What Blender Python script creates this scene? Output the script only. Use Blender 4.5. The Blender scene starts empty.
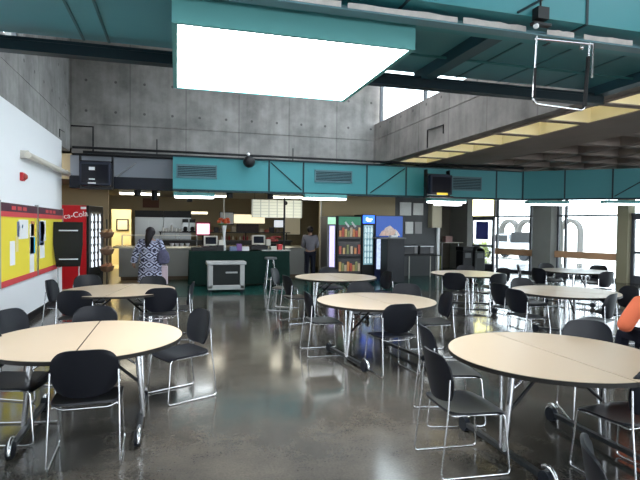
import bpy, math, random
from math import sin, cos, pi, radians
from mathutils import Vector, Matrix
random.seed(7)
SC = bpy.context.scene
COL = SC.collection

# ------------------------------------------------------------------ camera
cam_d = bpy.data.cameras.new('camera'); cam = bpy.data.objects.new('camera', cam_d); COL.objects.link(cam)
cam_d.sensor_width = 36.0; cam_d.lens = 36.0 * 510 / 640; cam_d.clip_start = 0.05; cam_d.clip_end = 500
cam.matrix_world = Matrix(((0.96283699, -0.00315604, -0.27006476, 0), (-0.26987185, 0.02830824, -0.96248004, 0),
                           (0.01068269, 0.99959426, 0.02640449, 1.72), (0, 0, 0, 1)))
SC.camera = cam

# ------------------------------------------------------------------ world and exposure
w = bpy.data.worlds.new('world'); SC.world = w; w.use_nodes = True
bg = w.node_tree.nodes['Background']; bg.inputs[0].default_value = (0.86, 0.93, 1.0, 1); bg.inputs[1].default_value = 4.0
SC.view_settings.view_transform = 'Standard'; SC.view_settings.look = 'None'; SC.view_settings.gamma = 1
SC.view_settings.use_curve_mapping = False; SC.view_settings.exposure = 1.05
SKYLIGHT_PANEL = 11.0     # luminous panel of the big light box
TUBE_LIGHT = 5.5         # fluorescent lenses

# ------------------------------------------------------------------ materials
MATS = {}
def mat(name, col, rough=0.6, metal=0.0, emit=0.0, var=0.0, vscale=6.0, spec=None, bump=0.0):
    if name in MATS: return MATS[name]
    if max(col) < .07 and not emit and not metal:
        col = tuple(c * .6 for c in col); spec = .28 if spec is None else spec
    m = bpy.data.materials.new(name); m.use_nodes = True; MATS[name] = m
    nt = m.node_tree; b = nt.nodes['Principled BSDF']
    b.inputs['Base Color'].default_value = (*col, 1); b.inputs['Roughness'].default_value = rough
    b.inputs['Metallic'].default_value = metal
    if spec is not None: b.inputs['Specular IOR Level'].default_value = spec
    if emit:
        b.inputs['Emission Color'].default_value = (*col, 1); b.inputs['Emission Strength'].default_value = emit
    tc = nt.nodes.new('ShaderNodeTexCoord'); ns = nt.nodes.new('ShaderNodeTexNoise')
    ns.inputs['Scale'].default_value = vscale; ns.inputs['Detail'].default_value = 4
    nt.links.new(tc.outputs['Object'], ns.inputs['Vector'])
    if var:
        mx = nt.nodes.new('ShaderNodeMix'); mx.data_type = 'RGBA'
        mx.inputs[6].default_value = (*[c * (1 - var) for c in col], 1); mx.inputs[7].default_value = (*[min(1, c * (1 + var)) for c in col], 1)
        nt.links.new(ns.outputs[0], mx.inputs[0]); nt.links.new(mx.outputs[2], b.inputs['Base Color'])
    if bump:
        bp = nt.nodes.new('ShaderNodeBump'); bp.inputs['Strength'].default_value = bump; bp.inputs['Distance'].default_value = 0.01
        nt.links.new(ns.outputs[0], bp.inputs['Height']); nt.links.new(bp.outputs[0], b.inputs['Normal'])
    return m

def nmath(nt, op, a, b=None, c=None):
    n = nt.nodes.new('ShaderNodeMath'); n.operation = op
    for i, v in enumerate((a, b, c)):
        if v is None: continue
        if isinstance(v, (int, float)): n.inputs[i].default_value = v
        else: nt.links.new(v, n.inputs[i])
    return n.outputs[0]

def concrete(name, col, axis, spacing=1.25, off=0.0, warm=None):
    """board-formed concrete: blotches, vertical streaks, form joints and tie holes"""
    if name in MATS: return MATS[name]
    m = bpy.data.materials.new(name); m.use_nodes = True; MATS[name] = m
    nt = m.node_tree; L = nt.links; b = nt.nodes['Principled BSDF']; b.inputs['Roughness'].default_value = 0.85
    tc = nt.nodes.new('ShaderNodeTexCoord'); sp = nt.nodes.new('ShaderNodeSeparateXYZ'); L.new(tc.outputs['Object'], sp.inputs[0])
    n1 = nt.nodes.new('ShaderNodeTexNoise'); n1.inputs['Scale'].default_value = 1.3; n1.inputs['Detail'].default_value = 8; n1.inputs['Roughness'].default_value = .65
    L.new(tc.outputs['Object'], n1.inputs['Vector'])
    mp = nt.nodes.new('ShaderNodeMapping'); mp.inputs['Scale'].default_value = (5, 5, .5); L.new(tc.outputs['Object'], mp.inputs['Vector'])
    n2 = nt.nodes.new('ShaderNodeTexNoise'); n2.inputs['Scale'].default_value = 1.5; n2.inputs['Detail'].default_value = 5; L.new(mp.outputs[0], n2.inputs['Vector'])
    a = nmath(nt, 'ADD', nmath(nt, 'MULTIPLY', n1.outputs[0], .95), nmath(nt, 'MULTIPLY', n2.outputs[0], .30))
    ax = sp.outputs[axis]; z = sp.outputs[2]
    u = nmath(nt, 'FRACT', nmath(nt, 'DIVIDE', nmath(nt, 'ADD', ax, off + 100 * spacing), spacing))
    d = nmath(nt, 'ABSOLUTE', nmath(nt, 'SUBTRACT', u, .5))                     # .5 at a joint
    joint = nmath(nt, 'GREATER_THAN', d, .5 - .012)
    du = nmath(nt, 'MULTIPLY', nmath(nt, 'SUBTRACT', d, .25), spacing)
    hol = None
    for zz in (4.53, 5.28):
        dz = nmath(nt, 'SUBTRACT', z, zz)
        r = nmath(nt, 'ADD', nmath(nt, 'MULTIPLY', du, du), nmath(nt, 'MULTIPLY', dz, dz))
        h = nmath(nt, 'LESS_THAN', r, .0011); hol = h if hol is None else nmath(nt, 'MAXIMUM', hol, h)
    cr = nt.nodes.new('ShaderNodeValToRGB'); L.new(a, cr.inputs[0])
    cr.color_ramp.elements[0].position = .38; cr.color_ramp.elements[0].color = (*[c * .45 for c in col], 1)
    cr.color_ramp.elements[1].position = .85; cr.color_ramp.elements[1].color = (*[c * 1.25 for c in col], 1)
    k = nmath(nt, 'SUBTRACT', 1.0, nmath(nt, 'ADD', nmath(nt, 'MULTIPLY', joint, .28), nmath(nt, 'MULTIPLY', hol, .6)))
    mx = nt.nodes.new('ShaderNodeMix'); mx.data_type = 'RGBA'; mx.blend_type = 'MULTIPLY'; mx.inputs[0].default_value = 1
    L.new(cr.outputs[0], mx.inputs[6]); cc = nt.nodes.new('ShaderNodeCombineXYZ')
    for i in range(3): L.new(k, cc.inputs[i])
    L.new(cc.outputs[0], mx.inputs[7]); L.new(mx.outputs[2], b.inputs['Base Color'])
    bp = nt.nodes.new('ShaderNodeBump'); bp.inputs['Strength'].default_value = .25; bp.inputs['Distance'].default_value = .02
    L.new(a, bp.inputs['Height']); L.new(bp.outputs[0], b.inputs['Normal'])
    return m

def floor_mat():
    m = bpy.data.materials.new('polished concrete'); m.use_nodes = True; nt = m.node_tree; L = nt.links; b = nt.nodes['Principled BSDF']
    tc = nt.nodes.new('ShaderNodeTexCoord'); sp = nt.nodes.new('ShaderNodeSeparateXYZ'); L.new(tc.outputs['Object'], sp.inputs[0])
    n = nt.nodes.new('ShaderNodeTexNoise'); n.inputs['Scale'].default_value = .8; n.inputs['Detail'].default_value = 9; n.inputs['Roughness'].default_value = .7
    L.new(tc.outputs['Object'], n.inputs['Vector'])
    cr = nt.nodes.new('ShaderNodeValToRGB'); L.new(n.outputs[0], cr.inputs[0])
    e = cr.color_ramp.elements
    e[0].position = .3; e[0].color = (.034, .034, .032, 1); e[1].position = .72; e[1].color = (.108, .096, .078, 1)
    n2 = nt.nodes.new('ShaderNodeTexNoise'); n2.inputs['Scale'].default_value = 60; n2.inputs['Detail'].default_value = 3; L.new(tc.outputs['Object'], n2.inputs['Vector'])
    mx = nt.nodes.new('ShaderNodeMix'); mx.data_type = 'RGBA'; mx.blend_type = 'OVERLAY'; mx.inputs[0].default_value = .35
    L.new(cr.outputs[0], mx.inputs[6]); L.new(n2.outputs[0], mx.inputs[7]); L.new(mx.outputs[2], b.inputs['Base Color'])
    b.inputs['IOR'].default_value = 1.6
    rr = nt.nodes.new('ShaderNodeMapRange'); rr.inputs[1].default_value = .3; rr.inputs[2].default_value = .7; rr.inputs[3].default_value = .07; rr.inputs[4].default_value = .2
    L.new(n.outputs[0], rr.inputs[0]); L.new(rr.outputs[0], b.inputs['Roughness'])
    bp = nt.nodes.new('ShaderNodeBump'); bp.inputs['Strength'].default_value = .06; bp.inputs['Distance'].default_value = .01
    L.new(n.outputs[0], bp.inputs['Height']); L.new(bp.outputs[0], b.inputs['Normal'])
    return m

def glass(name='clear glass', tint=(.93, .97, .97), refl=.08):
    if name in MATS: return MATS[name]
    m = bpy.data.materials.new(name); m.use_nodes = True; MATS[name] = m; nt = m.node_tree; nt.nodes.clear()
    o = nt.nodes.new('ShaderNodeOutputMaterial'); t = nt.nodes.new('ShaderNodeBsdfTransparent'); t.inputs[0].default_value = (*tint, 1)
    g = nt.nodes.new('ShaderNodeBsdfGlossy'); g.inputs['Roughness'].default_value = .02
    x = nt.nodes.new('ShaderNodeMixShader'); x.inputs[0].default_value = refl
    nt.links.new(t.outputs[0], x.inputs[1]); nt.links.new(g.outputs[0], x.inputs[2]); nt.links.new(x.outputs[0], o.inputs[0])
    return m

def coat_mat():
    """black and white tribal diamond knit"""
    m = bpy.data.materials.new('diamond pattern knit'); m.use_nodes = True; nt = m.node_tree; L = nt.links; b = nt.nodes['Principled BSDF']; b.inputs['Roughness'].default_value = .9
    tc = nt.nodes.new('ShaderNodeTexCoord'); sp = nt.nodes.new('ShaderNodeSeparateXYZ'); L.new(tc.outputs['Object'], sp.inputs[0])
    x = nmath(nt, 'ABSOLUTE', nmath(nt, 'SUBTRACT', nmath(nt, 'FRACT', nmath(nt, 'DIVIDE', nmath(nt, 'ADD', sp.outputs[0], 10.0), .235)), .5))
    z = nmath(nt, 'ABSOLUTE', nmath(nt, 'SUBTRACT', nmath(nt, 'FRACT', nmath(nt, 'DIVIDE', nmath(nt, 'ADD', sp.outputs[2], 10.0), .21)), .5))
    s = nmath(nt, 'ADD', x, nmath(nt, 'MULTIPLY', z, 1.25))
    st = nmath(nt, 'GREATER_THAN', nmath(nt, 'FRACT', nmath(nt, 'MULTIPLY', s, 2.6)), .5)
    band = nmath(nt, 'LESS_THAN', z, .36)
    n = nt.nodes.new('ShaderNodeTexNoise'); n.inputs['Scale'].default_value = 16; L.new(tc.outputs['Object'], n.inputs['Vector'])
    sp2 = nmath(nt, 'GREATER_THAN', n.outputs[0], .47)
    v = nmath(nt, 'ADD', nmath(nt, 'MULTIPLY', st, band), nmath(nt, 'MULTIPLY', nmath(nt, 'MULTIPLY', sp2, nmath(nt, 'SUBTRACT', 1, band)), .55))
    mx = nt.nodes.new('ShaderNodeMix'); mx.data_type = 'RGBA'; L.new(v, mx.inputs[0])
    mx.inputs[6].default_value = (.02, .02, .045, 1); mx.inputs[7].default_value = (.42, .45, .60, 1); L.new(mx.outputs[2], b.inputs['Base Color'])
    return m

def grid_mat(name, base, line, sx, sz, frac=.08, emit=0, axis=0):
    m = bpy.data.materials.new(name); m.use_nodes = True; nt = m.node_tree; L = nt.links; b = nt.nodes['Principled BSDF']
    tc = nt.nodes.new('ShaderNodeTexCoord'); sp = nt.nodes.new('ShaderNodeSeparateXYZ'); L.new(tc.outputs['Object'], sp.inputs[0])
    x = nmath(nt, 'LESS_THAN', nmath(nt, 'FRACT', nmath(nt, 'DIVIDE', nmath(nt, 'ADD', sp.outputs[axis], 50 * sx), sx)), frac)
    z = nmath(nt, 'LESS_THAN', nmath(nt, 'FRACT', nmath(nt, 'DIVIDE', nmath(nt, 'ADD', sp.outputs[2], 50 * sz), sz)), frac)
    v = nmath(nt, 'MAXIMUM', x, z)
    mx = nt.nodes.new('ShaderNodeMix'); mx.data_type = 'RGBA'; L.new(v, mx.inputs[0]); mx.inputs[6].default_value = (*base, 1); mx.inputs[7].default_value = (*line, 1)
    L.new(mx.outputs[2], b.inputs['Base Color'])
    if emit: L.new(mx.outputs[2], b.inputs['Emission Color']); b.inputs['Emission Strength'].default_value = emit
    MATS[name] = m
    return m

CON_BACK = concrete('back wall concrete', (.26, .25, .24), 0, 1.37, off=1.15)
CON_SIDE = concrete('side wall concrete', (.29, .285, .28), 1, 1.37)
CON_RIGHT_SHADED = concrete('shaded right wall concrete', (.215, .195, .18), 1, 1.37)  # side concrete in a darker, warmer tone: the wall's backlit shade in the colour
CON_CEIL = mat('ceiling concrete', (.25, .205, .185), .85, var=.25, vscale=1.2)
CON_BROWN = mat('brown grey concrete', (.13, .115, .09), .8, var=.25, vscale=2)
CON_PILLAR = mat('pillar concrete', (.30, .31, .29), .8, var=.12, vscale=2)
WHITE = mat('white wall paint', (.88, .90, .93), .5)
TAN = mat('tan wall paint', (.36, .285, .165), .7, var=.05, vscale=1)
TEAL = mat('teal duct paint', (.035, .235, .265), .5, var=.06, vscale=1.2)
TEAL_BOX = mat('teal box paint', (.10, .335, .335), .5, var=.05, vscale=1)
TEAL_DECK = mat('teal deck paint', (.07, .245, .285), .55, var=.12, vscale=1.2)
TEAL_DARK = mat('dark teal steel', (.012, .05, .065), .5)
BLACKM = mat('black metal', (.012, .013, .016), .45)
CHROME = mat('chrome', (.72, .73, .75), .18, 1.0)
STEEL = mat('galvanised steel', (.42, .44, .46), .35, 1.0)
PLAST = mat('black chair plastic', (.007, .009, .016), .4, spec=.32)
LAM = mat('beige laminate', (.50, .40, .29), .33, var=.03, vscale=3)
EDGE = mat('dark edge band', (.02, .018, .016), .5)
RUBBER = mat('dark rubber', (.015, .02, .03), .5)
DKBAR = mat('dark painted steel bar', (.06, .065, .07), .4, .6)
SHAFT = mat('cream skylight paint', (.90, .80, .55), .7)
YELLOW = mat('yellow board paper', (.80, .66, .05), .7)
RED = mat('red paint', (.55, .02, .03), .45)
PINKRED = mat('red board border', (.62, .06, .07), .6)
PAPER = mat('white paper', (.80, .82, .84), .7)
GLASS = glass()
ALU = mat('dark window frame', (.06, .065, .08), .45)
OFFW = mat('off white', (.62, .60, .54), .6)
GREEN = mat('dark green cloth', (.004, .035, .026), .85, var=.25, vscale=8)

# ------------------------------------------------------------------ mesh builder
class MB:
    def __init__(s): s.v = []; s.f = []
    def add(s, vs, fs, M=None):
        o = len(s.v)
        s.v += [tuple(M @ Vector(p)) if M else tuple(p) for p in vs]; s.f += [tuple(i + o for i in q) for q in fs]; return s
    def box(s, x0, x1, y0, y1, z0, z1, M=None):
        v = [(x0, y0, z0), (x1, y0, z0), (x1, y1, z0), (x0, y1, z0), (x0, y0, z1), (x1, y0, z1), (x1, y1, z1), (x0, y1, z1)]
        return s.add(v, [(0, 3, 2, 1), (4, 5, 6, 7), (0, 1, 5, 4), (1, 2, 6, 5), (2, 3, 7, 6), (3, 0, 4, 7)], M)
    def prism(s, poly, z0, z1, M=None):
        n = len(poly); v = [(x, y, z0) for x, y in poly] + [(x, y, z1) for x, y in poly]
        return s.add(v, [tuple(range(n - 1, -1, -1)), tuple(range(n, 2 * n))] + [(i, (i + 1) % n, n + (i + 1) % n, n + i) for i in range(n)], M)
    def tube(s, pts, r, seg=8, M=None, rz=None):
        P = [Vector(p) for p in pts]; n = len(P); R = r if isinstance(r, (list, tuple)) else [r] * n
        v = []; f = []; up = None
        for i, p in enumerate(P):
            t = (P[min(i + 1, n - 1)] - P[max(i - 1, 0)]).normalized()
            if up is None: up = Vector((0, 0, 1)) if abs(t.z) < .9 else Vector((1, 0, 0))
            a = (up - t * up.dot(t))
            a = a.normalized() if a.length > 1e-6 else t.orthogonal().normalized()
            up = a; b = t.cross(a)
            for k in range(seg):
                q = 2 * pi * k / seg; v.append(p + (a * cos(q) + b * sin(q) * (rz or 1)) * R[i])
        for i in range(n - 1):
            for k in range(seg):
                k2 = (k + 1) % seg; f.append((i * seg + k, i * seg + k2, (i + 1) * seg + k2, (i + 1) * seg + k))
        f.append(tuple(range(seg - 1, -1, -1))); f.append(tuple(range((n - 1) * seg, n * seg)))
        return s.add(v, f, M)
    def lathe(s, prof, seg=20, M=None):
        v = []; f = []
        for r, z in prof:
            for k in range(seg): v.append((max(r, .0004) * cos(2 * pi * k / seg), max(r, .0004) * sin(2 * pi * k / seg), z))
        n = len(prof)
        for i in range(n - 1):
            for k in range(seg):
                k2 = (k + 1) % seg; f.append((i * seg + k, i * seg + k2, (i + 1) * seg + k2, (i + 1) * seg + k))
        f.append(tuple(range(seg - 1, -1, -1))); f.append(tuple(range((n - 1) * seg, n * seg)))
        return s.add(v, f, M)
    def ball(s, c, r, seg=12, rings=8):
        r = r if isinstance(r, tuple) else (r, r, r)
        prof = [(sin(pi * i / rings), -cos(pi * i / rings)) for i in range(rings + 1)]
        return s.lathe(prof, seg, Matrix.Translation(c) @ Matrix.Diagonal((*r, 1)))
    def shell(s, fn, nu=14, nv=12, th=.012, M=None):
        """closed thin shell; fn(s,t) gives point for s,t in [-1,1]"""
        A = [[Vector(fn(-1 + 2 * i / nu, -1 + 2 * j / nv)) for i in range(nu + 1)] for j in range(nv + 1)]
        v = []; W = nu + 1; N = W * (nv + 1)
        nr = []
        for j in range(nv + 1):
            for i in range(nu + 1):
                du = A[j][min(i + 1, nu)] - A[j][max(i - 1, 0)]; dv = A[min(j + 1, nv)][i] - A[max(j - 1, 0)][i]
                c = du.cross(dv); nr.append(c.normalized() if c.length > 1e-9 else Vector((0, 0, 1))); v.append(A[j][i])
        v += [v[k] - nr[k] * th for k in range(N)]
        f = []
        for j in range(nv):
            for i in range(nu):
                a = j * W + i; f.append((a, a + 1, a + W + 1, a + W)); f.append((a + N, a + W + N, a + W + 1 + N, a + 1 + N))
        bd = [i for i in range(W)] + [j * W + nu for j in range(1, nv + 1)] + [nv * W + i for i in range(nu - 1, -1, -1)] + [j * W for j in range(nv - 1, 0, -1)]
        for k in range(len(bd)):
            a, b = bd[k], bd[(k + 1) % len(bd)]; f.append((b, a, a + N, b + N))
        return s.add(v, f, M)
    def build(s, name, m, parent=None, loc=None, rz=0, smooth=False, bevel=0):
        me = bpy.data.meshes.new(name); me.from_pydata(s.v, [], s.f); me.update()
        me.materials.append(m)
        if smooth:
            me.polygons.foreach_set('use_smooth', [True] * len(me.polygons))
            try: me.set_sharp_from_angle(angle=radians(48))
            except Exception: pass
        o = bpy.data.objects.new(name, me); COL.objects.link(o)
        if loc: o.location = loc
        o.rotation_euler.z = rz
        if parent: o.parent = parent
        if bevel:
            b = o.modifiers.new('bevel', 'BEVEL'); b.width = bevel; b.segments = 2; b.limit_method = 'ANGLE'
        return o

def bx(*a, M=None): return MB().box(*a, M=M)
def fillet(pts, r, n=4):
    P = [Vector(p) for p in pts]; out = [P[0]]
    for i in range(1, len(P) - 1):
        a = (P[i - 1] - P[i]); b = (P[i + 1] - P[i]); k = min(r, a.length * .45, b.length * .45)
        p0 = P[i] + a.normalized() * k; p2 = P[i] + b.normalized() * k
        for j in range(n + 1):
            t = j / n; out.append(p0 * (1 - t) ** 2 + P[i] * 2 * t * (1 - t) + p2 * t * t)
    out.append(P[-1]); return out

def tag(o, label=None, cat=None, group=None, kind=None):
    if label: o['label'] = label
    if cat: o['category'] = cat
    if group: o['group'] = group
    if kind: o['kind'] = kind
    return o
def thing(name, loc, label, cat, rz=0, group=None):
    o = bpy.data.objects.new(name, None); COL.objects.link(o); o.location = loc; o.rotation_euler.z = rz; o.empty_display_size = .1
    return tag(o, label, cat, group)
def struct(name, mb, m, parent=None, **k):
    o = mb.build(name, m, parent, **k)
    if not parent: o['kind'] = 'structure'
    return o
def dup(root, loc, rz, label, group=None):
    r = root.copy(); COL.objects.link(r); r.location = loc; r.rotation_euler = (0, 0, rz); r['label'] = label
    if group: r['group'] = group
    for ch in list(root.children):
        c = ch.copy(); COL.objects.link(c); c.parent = r
        for g in ch.children:
            d = g.copy(); COL.objects.link(d); d.parent = c
    return r
def wall_text(txt, size, M, m, name, parent, depth=.003):
    cu = bpy.data.curves.new(name, 'FONT'); cu.body = txt; cu.size = size; cu.extrude = depth; cu.align_x = 'CENTER'; cu.align_y = 'CENTER'
    t = bpy.data.objects.new(name, cu); COL.objects.link(t); me = bpy.data.meshes.new_from_object(t); bpy.data.objects.remove(t)
    me.transform(M); me.materials.clear(); me.materials.append(m)
    o = bpy.data.objects.new(name, me); COL.objects.link(o); o.parent = parent; return o

# ================================================================== STRUCTURE
FL = struct('floor', bx(-5.5, 24, -7, 21.2, -.2, 0), floor_mat())
# dark green floor in front of the serving area
struct('floor', bx(-1.0, 12.0, 12.7, 21.0, 0, .004), mat('green floor tile', (.012, .07, .062), .18, var=.2, vscale=2))
struct('floor', bx(-5.5, -1.0, 12.9, 21.0, 0, .004), mat('tan kitchen tile', (.22, .17, .10), .3, var=.15, vscale=3))
struct('ground', bx(-60, 120, -60, 120, -.5, -.21), mat('pale outdoor paving', (.62, .60, .56), .9, var=.06, vscale=.5))
# left side
struct('wall_left', bx(-2.74, -2.52, -7, 12.75, 0, 3.6), WHITE)
struct('baseboard_left', bx(-2.52, -2.50, -7, 12.75, 0, .13), BLACKM)
mbu = MB().box(-2.84, -2.54, -7, 13.8, 3.6, 4.195).box(-2.84, -2.57, -7, 13.8, 4.195, 4.215).box(-2.84, -2.54, 12.75, 13.8, 3.5, 3.6).box(-2.84, -2.55, -7, 13.8, 4.215, 4.62).box(-2.84, -2.565, 9.9, 13.8, 4.62, 6.8).box(-2.84, -2.565, -7, 9.9, 6.2, 6.8)
struct('wall_left', mbu, CON_SIDE)
# back upper wall
struct('wall_back', MB().box(-2.84, 5.75, 13.8, 14.1, 3.45, 4.19).box(-2.84, 5.75, 13.83, 14.1, 4.19, 4.215).box(-2.84, 5.75, 13.81, 14.1, 4.215, 6.8).box(-2.84, 9.0, 13.85, 14.1, 2.82, 3.46), CON_BACK)
# right upper wall with clerestory
struct('wall_right', MB().box(5.45, 5.68, -7, 13.8, 3.5, 4.19).box(5.48, 5.68, -7, 13.8, 4.19, 4.215).box(5.46, 5.68, -7, 13.8, 4.215, 4.66).box(5.475, 5.68, -7, 13.8, 6.2, 6.8), CON_RIGHT_SHADED)
win_no = [0]
def clerestory(x, ys):
    win_no[0] += 1
    fr = MB().box(x - .03, x + .03, ys[0], ys[-1], 4.66, 4.70).box(x - .03, x + .03, ys[0], ys[-1], 6.15, 6.2)
    for y in ys: fr.box(x - .035, x + .035, y - .03, y + .03, 4.7, 6.15)
    f = struct('window_%d' % win_no[0], fr, ALU)
    for a, b in zip(ys, ys[1:]): bx(x - .005, x + .005, a + .03, b - .03, 4.7, 6.15).build('pane', GLASS, f)
clerestory(5.58, [-6, -3.6, -1.2, 1.2, 3.6, 6, 8.4, 10.9, 13.6])
clerestory(-2.68, [-6, -3.6, -1.2, 1.2, 3.6, 6, 8.0, 9.86])
struct('ceiling', MB().box(-2.84, 5.75, -7, 7.2, 6.8, 7.0).box(-2.84, 1.2, 7.2, 14.1, 6.8, 7.0).box(5.2, 5.75, 7.2, 14.1, 6.8, 7.0).box(1.2, 5.2, 12.4, 14.1, 6.8, 7.0), CON_CEIL)
sk = struct('window_21', MB().box(1.2, 5.2, 7.2, 7.26, 6.9, 7.06).box(1.2, 5.2, 12.34, 12.4, 6.9, 7.06).box(1.2, 1.26, 7.2, 12.4, 6.9, 7.06).box(5.14, 5.2, 7.2, 12.4, 6.9, 7.06).box(3.17, 3.23, 7.2, 12.4, 6.9, 7.06).box(1.2, 5.2, 9.77, 9.83, 6.9, 7.06), ALU)  # unseen rooflight, added so daylight brightens the back and left walls
bx(1.26, 5.14, 7.26, 12.34, 7.0, 7.01).build('pane', glass('added rooflight glass', (.9, .9, .9), .05), sk)
# rear of the hall (behind the viewer): glazed wall
struct('wall_rear', MB().box(-2.9, 24, -7.2, -7, 0, .5).box(-2.9, 24, -7.2, -7, 3.2, 6.8).box(-2.9, -2.4, -7.2, -7, .5, 3.2).box(5.2, 5.9, -7.2, -7, .5, 3.2), CON_SIDE)
struct('window_20', MB().box(-2.4, 5.2, -7.15, -7.05, .5, .56).box(-2.4, 5.2, -7.15, -7.05, 3.14, 3.2).box(-.5, -.44, -7.15, -7.05, .5, 3.2).box(1.9, 1.96, -7.15, -7.05, .5, 3.2).box(-.5, 5.2, -7.15, -7.05, 1.8, 1.84), ALU)

# skylight strip between the beam and the waffle ceiling
RIBS = [-6.1, -4.9, -3.7, -2.5, -1.3, -.1, 1.1, 2.3, 3.5, 4.7, 5.9, 7.1, 8.35, 9.5, 10.6, 11.75, 12.9]
st = MB()
for y in RIBS: st.box(5.68, 6.68, y - .05, y + .05, 3.5, 4.5)
st.box(5.68, 5.70, -7, 13.8, 3.5, 4.5).box(6.66, 6.68, -7, 13.8, 3.5, 4.5)
for y0, y1 in zip(RIBS, RIBS[1:]):
    st.box(5.70, 6.66, y0 + .05, y0 + .33, 4.44, 4.5).box(5.70, 6.66, y1 - .33, y1 - .05, 4.44, 4.5)
st.box(5.68, 6.68, 12.95, 13.8, 3.5, 3.6)
rf = MB().box(5.68, 5.76, -7, 13.8, 3.485, 3.5).box(6.60, 6.68, -7, 13.8, 3.485, 3.5)
for y in RIBS: rf.box(5.76, 6.60, y - .075, y + .075, 3.485, 3.5)
struct('trim_8', rf, CON_CEIL)
struct('ceiling', st, SHAFT)
struct('window_19', bx(5.68, 6.68, -7, 13.8, 4.52, 4.54), glass('skylight glass', (.9, .9, .85), .05))
# waffle ceiling
wf = MB().box(6.68, 24, -7, 21.2, 4.05, 4.3)
wf.box(6.68, 8.1, -7, 13.9, 3.5, 4.05).box(5.68, 24, 13.8, 14.2, 3.5, 4.05)
for i in range(14):
    x = 8.1 + 1.2 * i; wf.box(x - (.0 if i == 0 else .1), x + .12, -7, 21.2, 3.52, 4.05)
for j in range(24):
    y = -6.6 + 1.2 * j; wf.box(8.1, 24, y - .1, y + .1, 3.52, 4.05)
struct('ceiling', wf, CON_CEIL)

# dropped teal deck across the hall
dk = MB().box(-2.52, 5.44, 3.95, 5.72, 3.60, 3.66)
struct('ceiling', dk, TEAL_DECK)
rb = MB()
for x in (-.92, -.68, .75, 2.05, 3.35, 3.95, 4.65): rb.box(x - .012, x + .012, 3.95, 5.72, 3.590, 3.603)
struct('trim_1', rb, mat('deck seam paint', (.022, .10, .12), .55))
struct('trim_2', MB().box(2.77, 2.93, 3.95, 5.72, 3.48, 3.6).box(5.28, 5.44, 3.95, 5.72, 3.48, 3.6), mat('rib steel', (.012, .06, .085), .5))
struct('trim_3', MB().box(-2.52, 5.44, 5.53, 5.66, 3.38, 3.41).box(-2.52, 5.44, 5.53, 5.66, 3.48, 3.51).box(-2.52, 5.44, 5.54, 5.56, 3.41, 3.48), mat('dark chord steel', (.006, .028, .042), .5))
struct('trim_4', MB().tube([(1.6, 4.95, 3.54), (5.4, 4.95, 3.54)], .014), mat('teal conduit', (.03, .16, .17), .5))
# nearer big duct running across
t = thing('air_duct', (0, 3.4, 3.36), 'large bright teal sheet metal duct crossing the hall at top right of view', 'duct')
bx(-2.5, 5.43, 0, .5, 0, .85).build('duct_casing', TEAL, t)
for x in (-1.0, .3, 1.6, 3.15, 4.4): bx(x - .012, x + .012, -.006, .5, -.006, .85).build('seam', TEAL_DARK, t)
MB().tube([(2.5, -.012, .01), (3.1, -.012, .36)], .01).build('brace', TEAL_DARK, t)
# steel rail with peeling white paint
t = thing('steel_rail', (0, 3.52, 3.27), 'horizontal steel rail with peeling white paint above the light panel', 'rail')
MB().box(-.6, 5.43, -.02, .09, 0, .012).box(-.6, 5.43, .07, .09, .012, .07).build('angle', mat('blue grey steel', (.12, .24, .28), .5), t)
pk = MB()
for a, b in ((.2, 1.12), (1.17, 2.05), (2.1, 2.66), (2.86, 3.12), (3.22, 3.72), (3.85, 4.0), (4.05, 4.2), (4.3, 5.4)):
    n = 7; top = [(a + (b - a) * k / n, .05 + .012 * random.random()) for k in range(n + 1)]
    pts = [(a, .014)] + [(b, .014)] + top[::-1]
    v = [(x, -.022, z) for x, z in pts] + [(x, -.016, z) for x, z in pts]; m_ = len(pts)
    pk.add(v, [tuple(range(m_)), tuple(range(2 * m_ - 1, m_ - 1, -1))] + [(i, m_ + i, m_ + (i + 1) % m_, (i + 1) % m_) for i in range(m_)])
pk.build('peeling_paint', mat('peeling white paint', (.62, .58, .55), .8, var=.25, vscale=14), t)
# hanging U frame
t = thing('hanging_frame', (2.74, 3.5, 3.26), 'silver U-shaped tube frame with black sleeves hanging from the steel rail', 'frame')
MB().tube(fillet([(.02, 0, .0), (.0, 0, -.54), (.5, 0, -.56), (.535, 0, 0)], .06), .010).build('tube', CHROME, t, smooth=True)
MB().tube([(0.005, -.014, -.26), (-.002, -.014, -.5)], .011).build('sleeve', BLACKM, t)
MB().tube([(.515, -.014, -.12), (.49, -.014, -.53)], .016).build('sleeve', BLACKM, t)
MB().tube([(.575, 0, .0), (.57, 0, -.28)], .009).build('rod', CHROME, t)
MB().tube([(.0, 0, -.02), (.575, 0, -.005)], .009).ball((.45, -.01, -.05), .018).build('top_bar', CHROME, t)
t = thing('beam_clamp', (2.68, 3.4, 3.36), 'small dark clamp with a threaded rod under the top teal duct', 'clamp')
MB().box(-.05, .05, -.08, -.01, -.04, .05).box(-.07, .09, -.06, -.01, -.08, -.06).build('clamp_body', BLACKM, t)
MB().tube([(0, -.04, .05), (0, -.04, .3)], .008).build('rod', BLACKM, t)
MB().ball((-.04, -.045, -.09), .022).build('glass_knob', PAPER, t)

# light box
t = thing('light_box', (0, 3.73, 3.12), 'large square teal light box with blank glowing white underside', 'light')
o = MB().box(-.04, 1.80, -.03, 0, -.004, .225).box(-.04, 1.80, 1.70, 1.73, -.004, .225).box(-.04, 0, 0, 1.70, -.004, .225).box(1.76, 1.80, 0, 1.70, -.004, .225).box(-.04, 1.8, -.03, 1.73, .225, .235)
o.build('housing', TEAL_BOX, t)
bx(0, 1.76, 0, 1.70, 0.004, .012).build('diffuser', mat('light panel', (.97, .98, 1.0), .5, emit=SKYLIGHT_PANEL), t)

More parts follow.
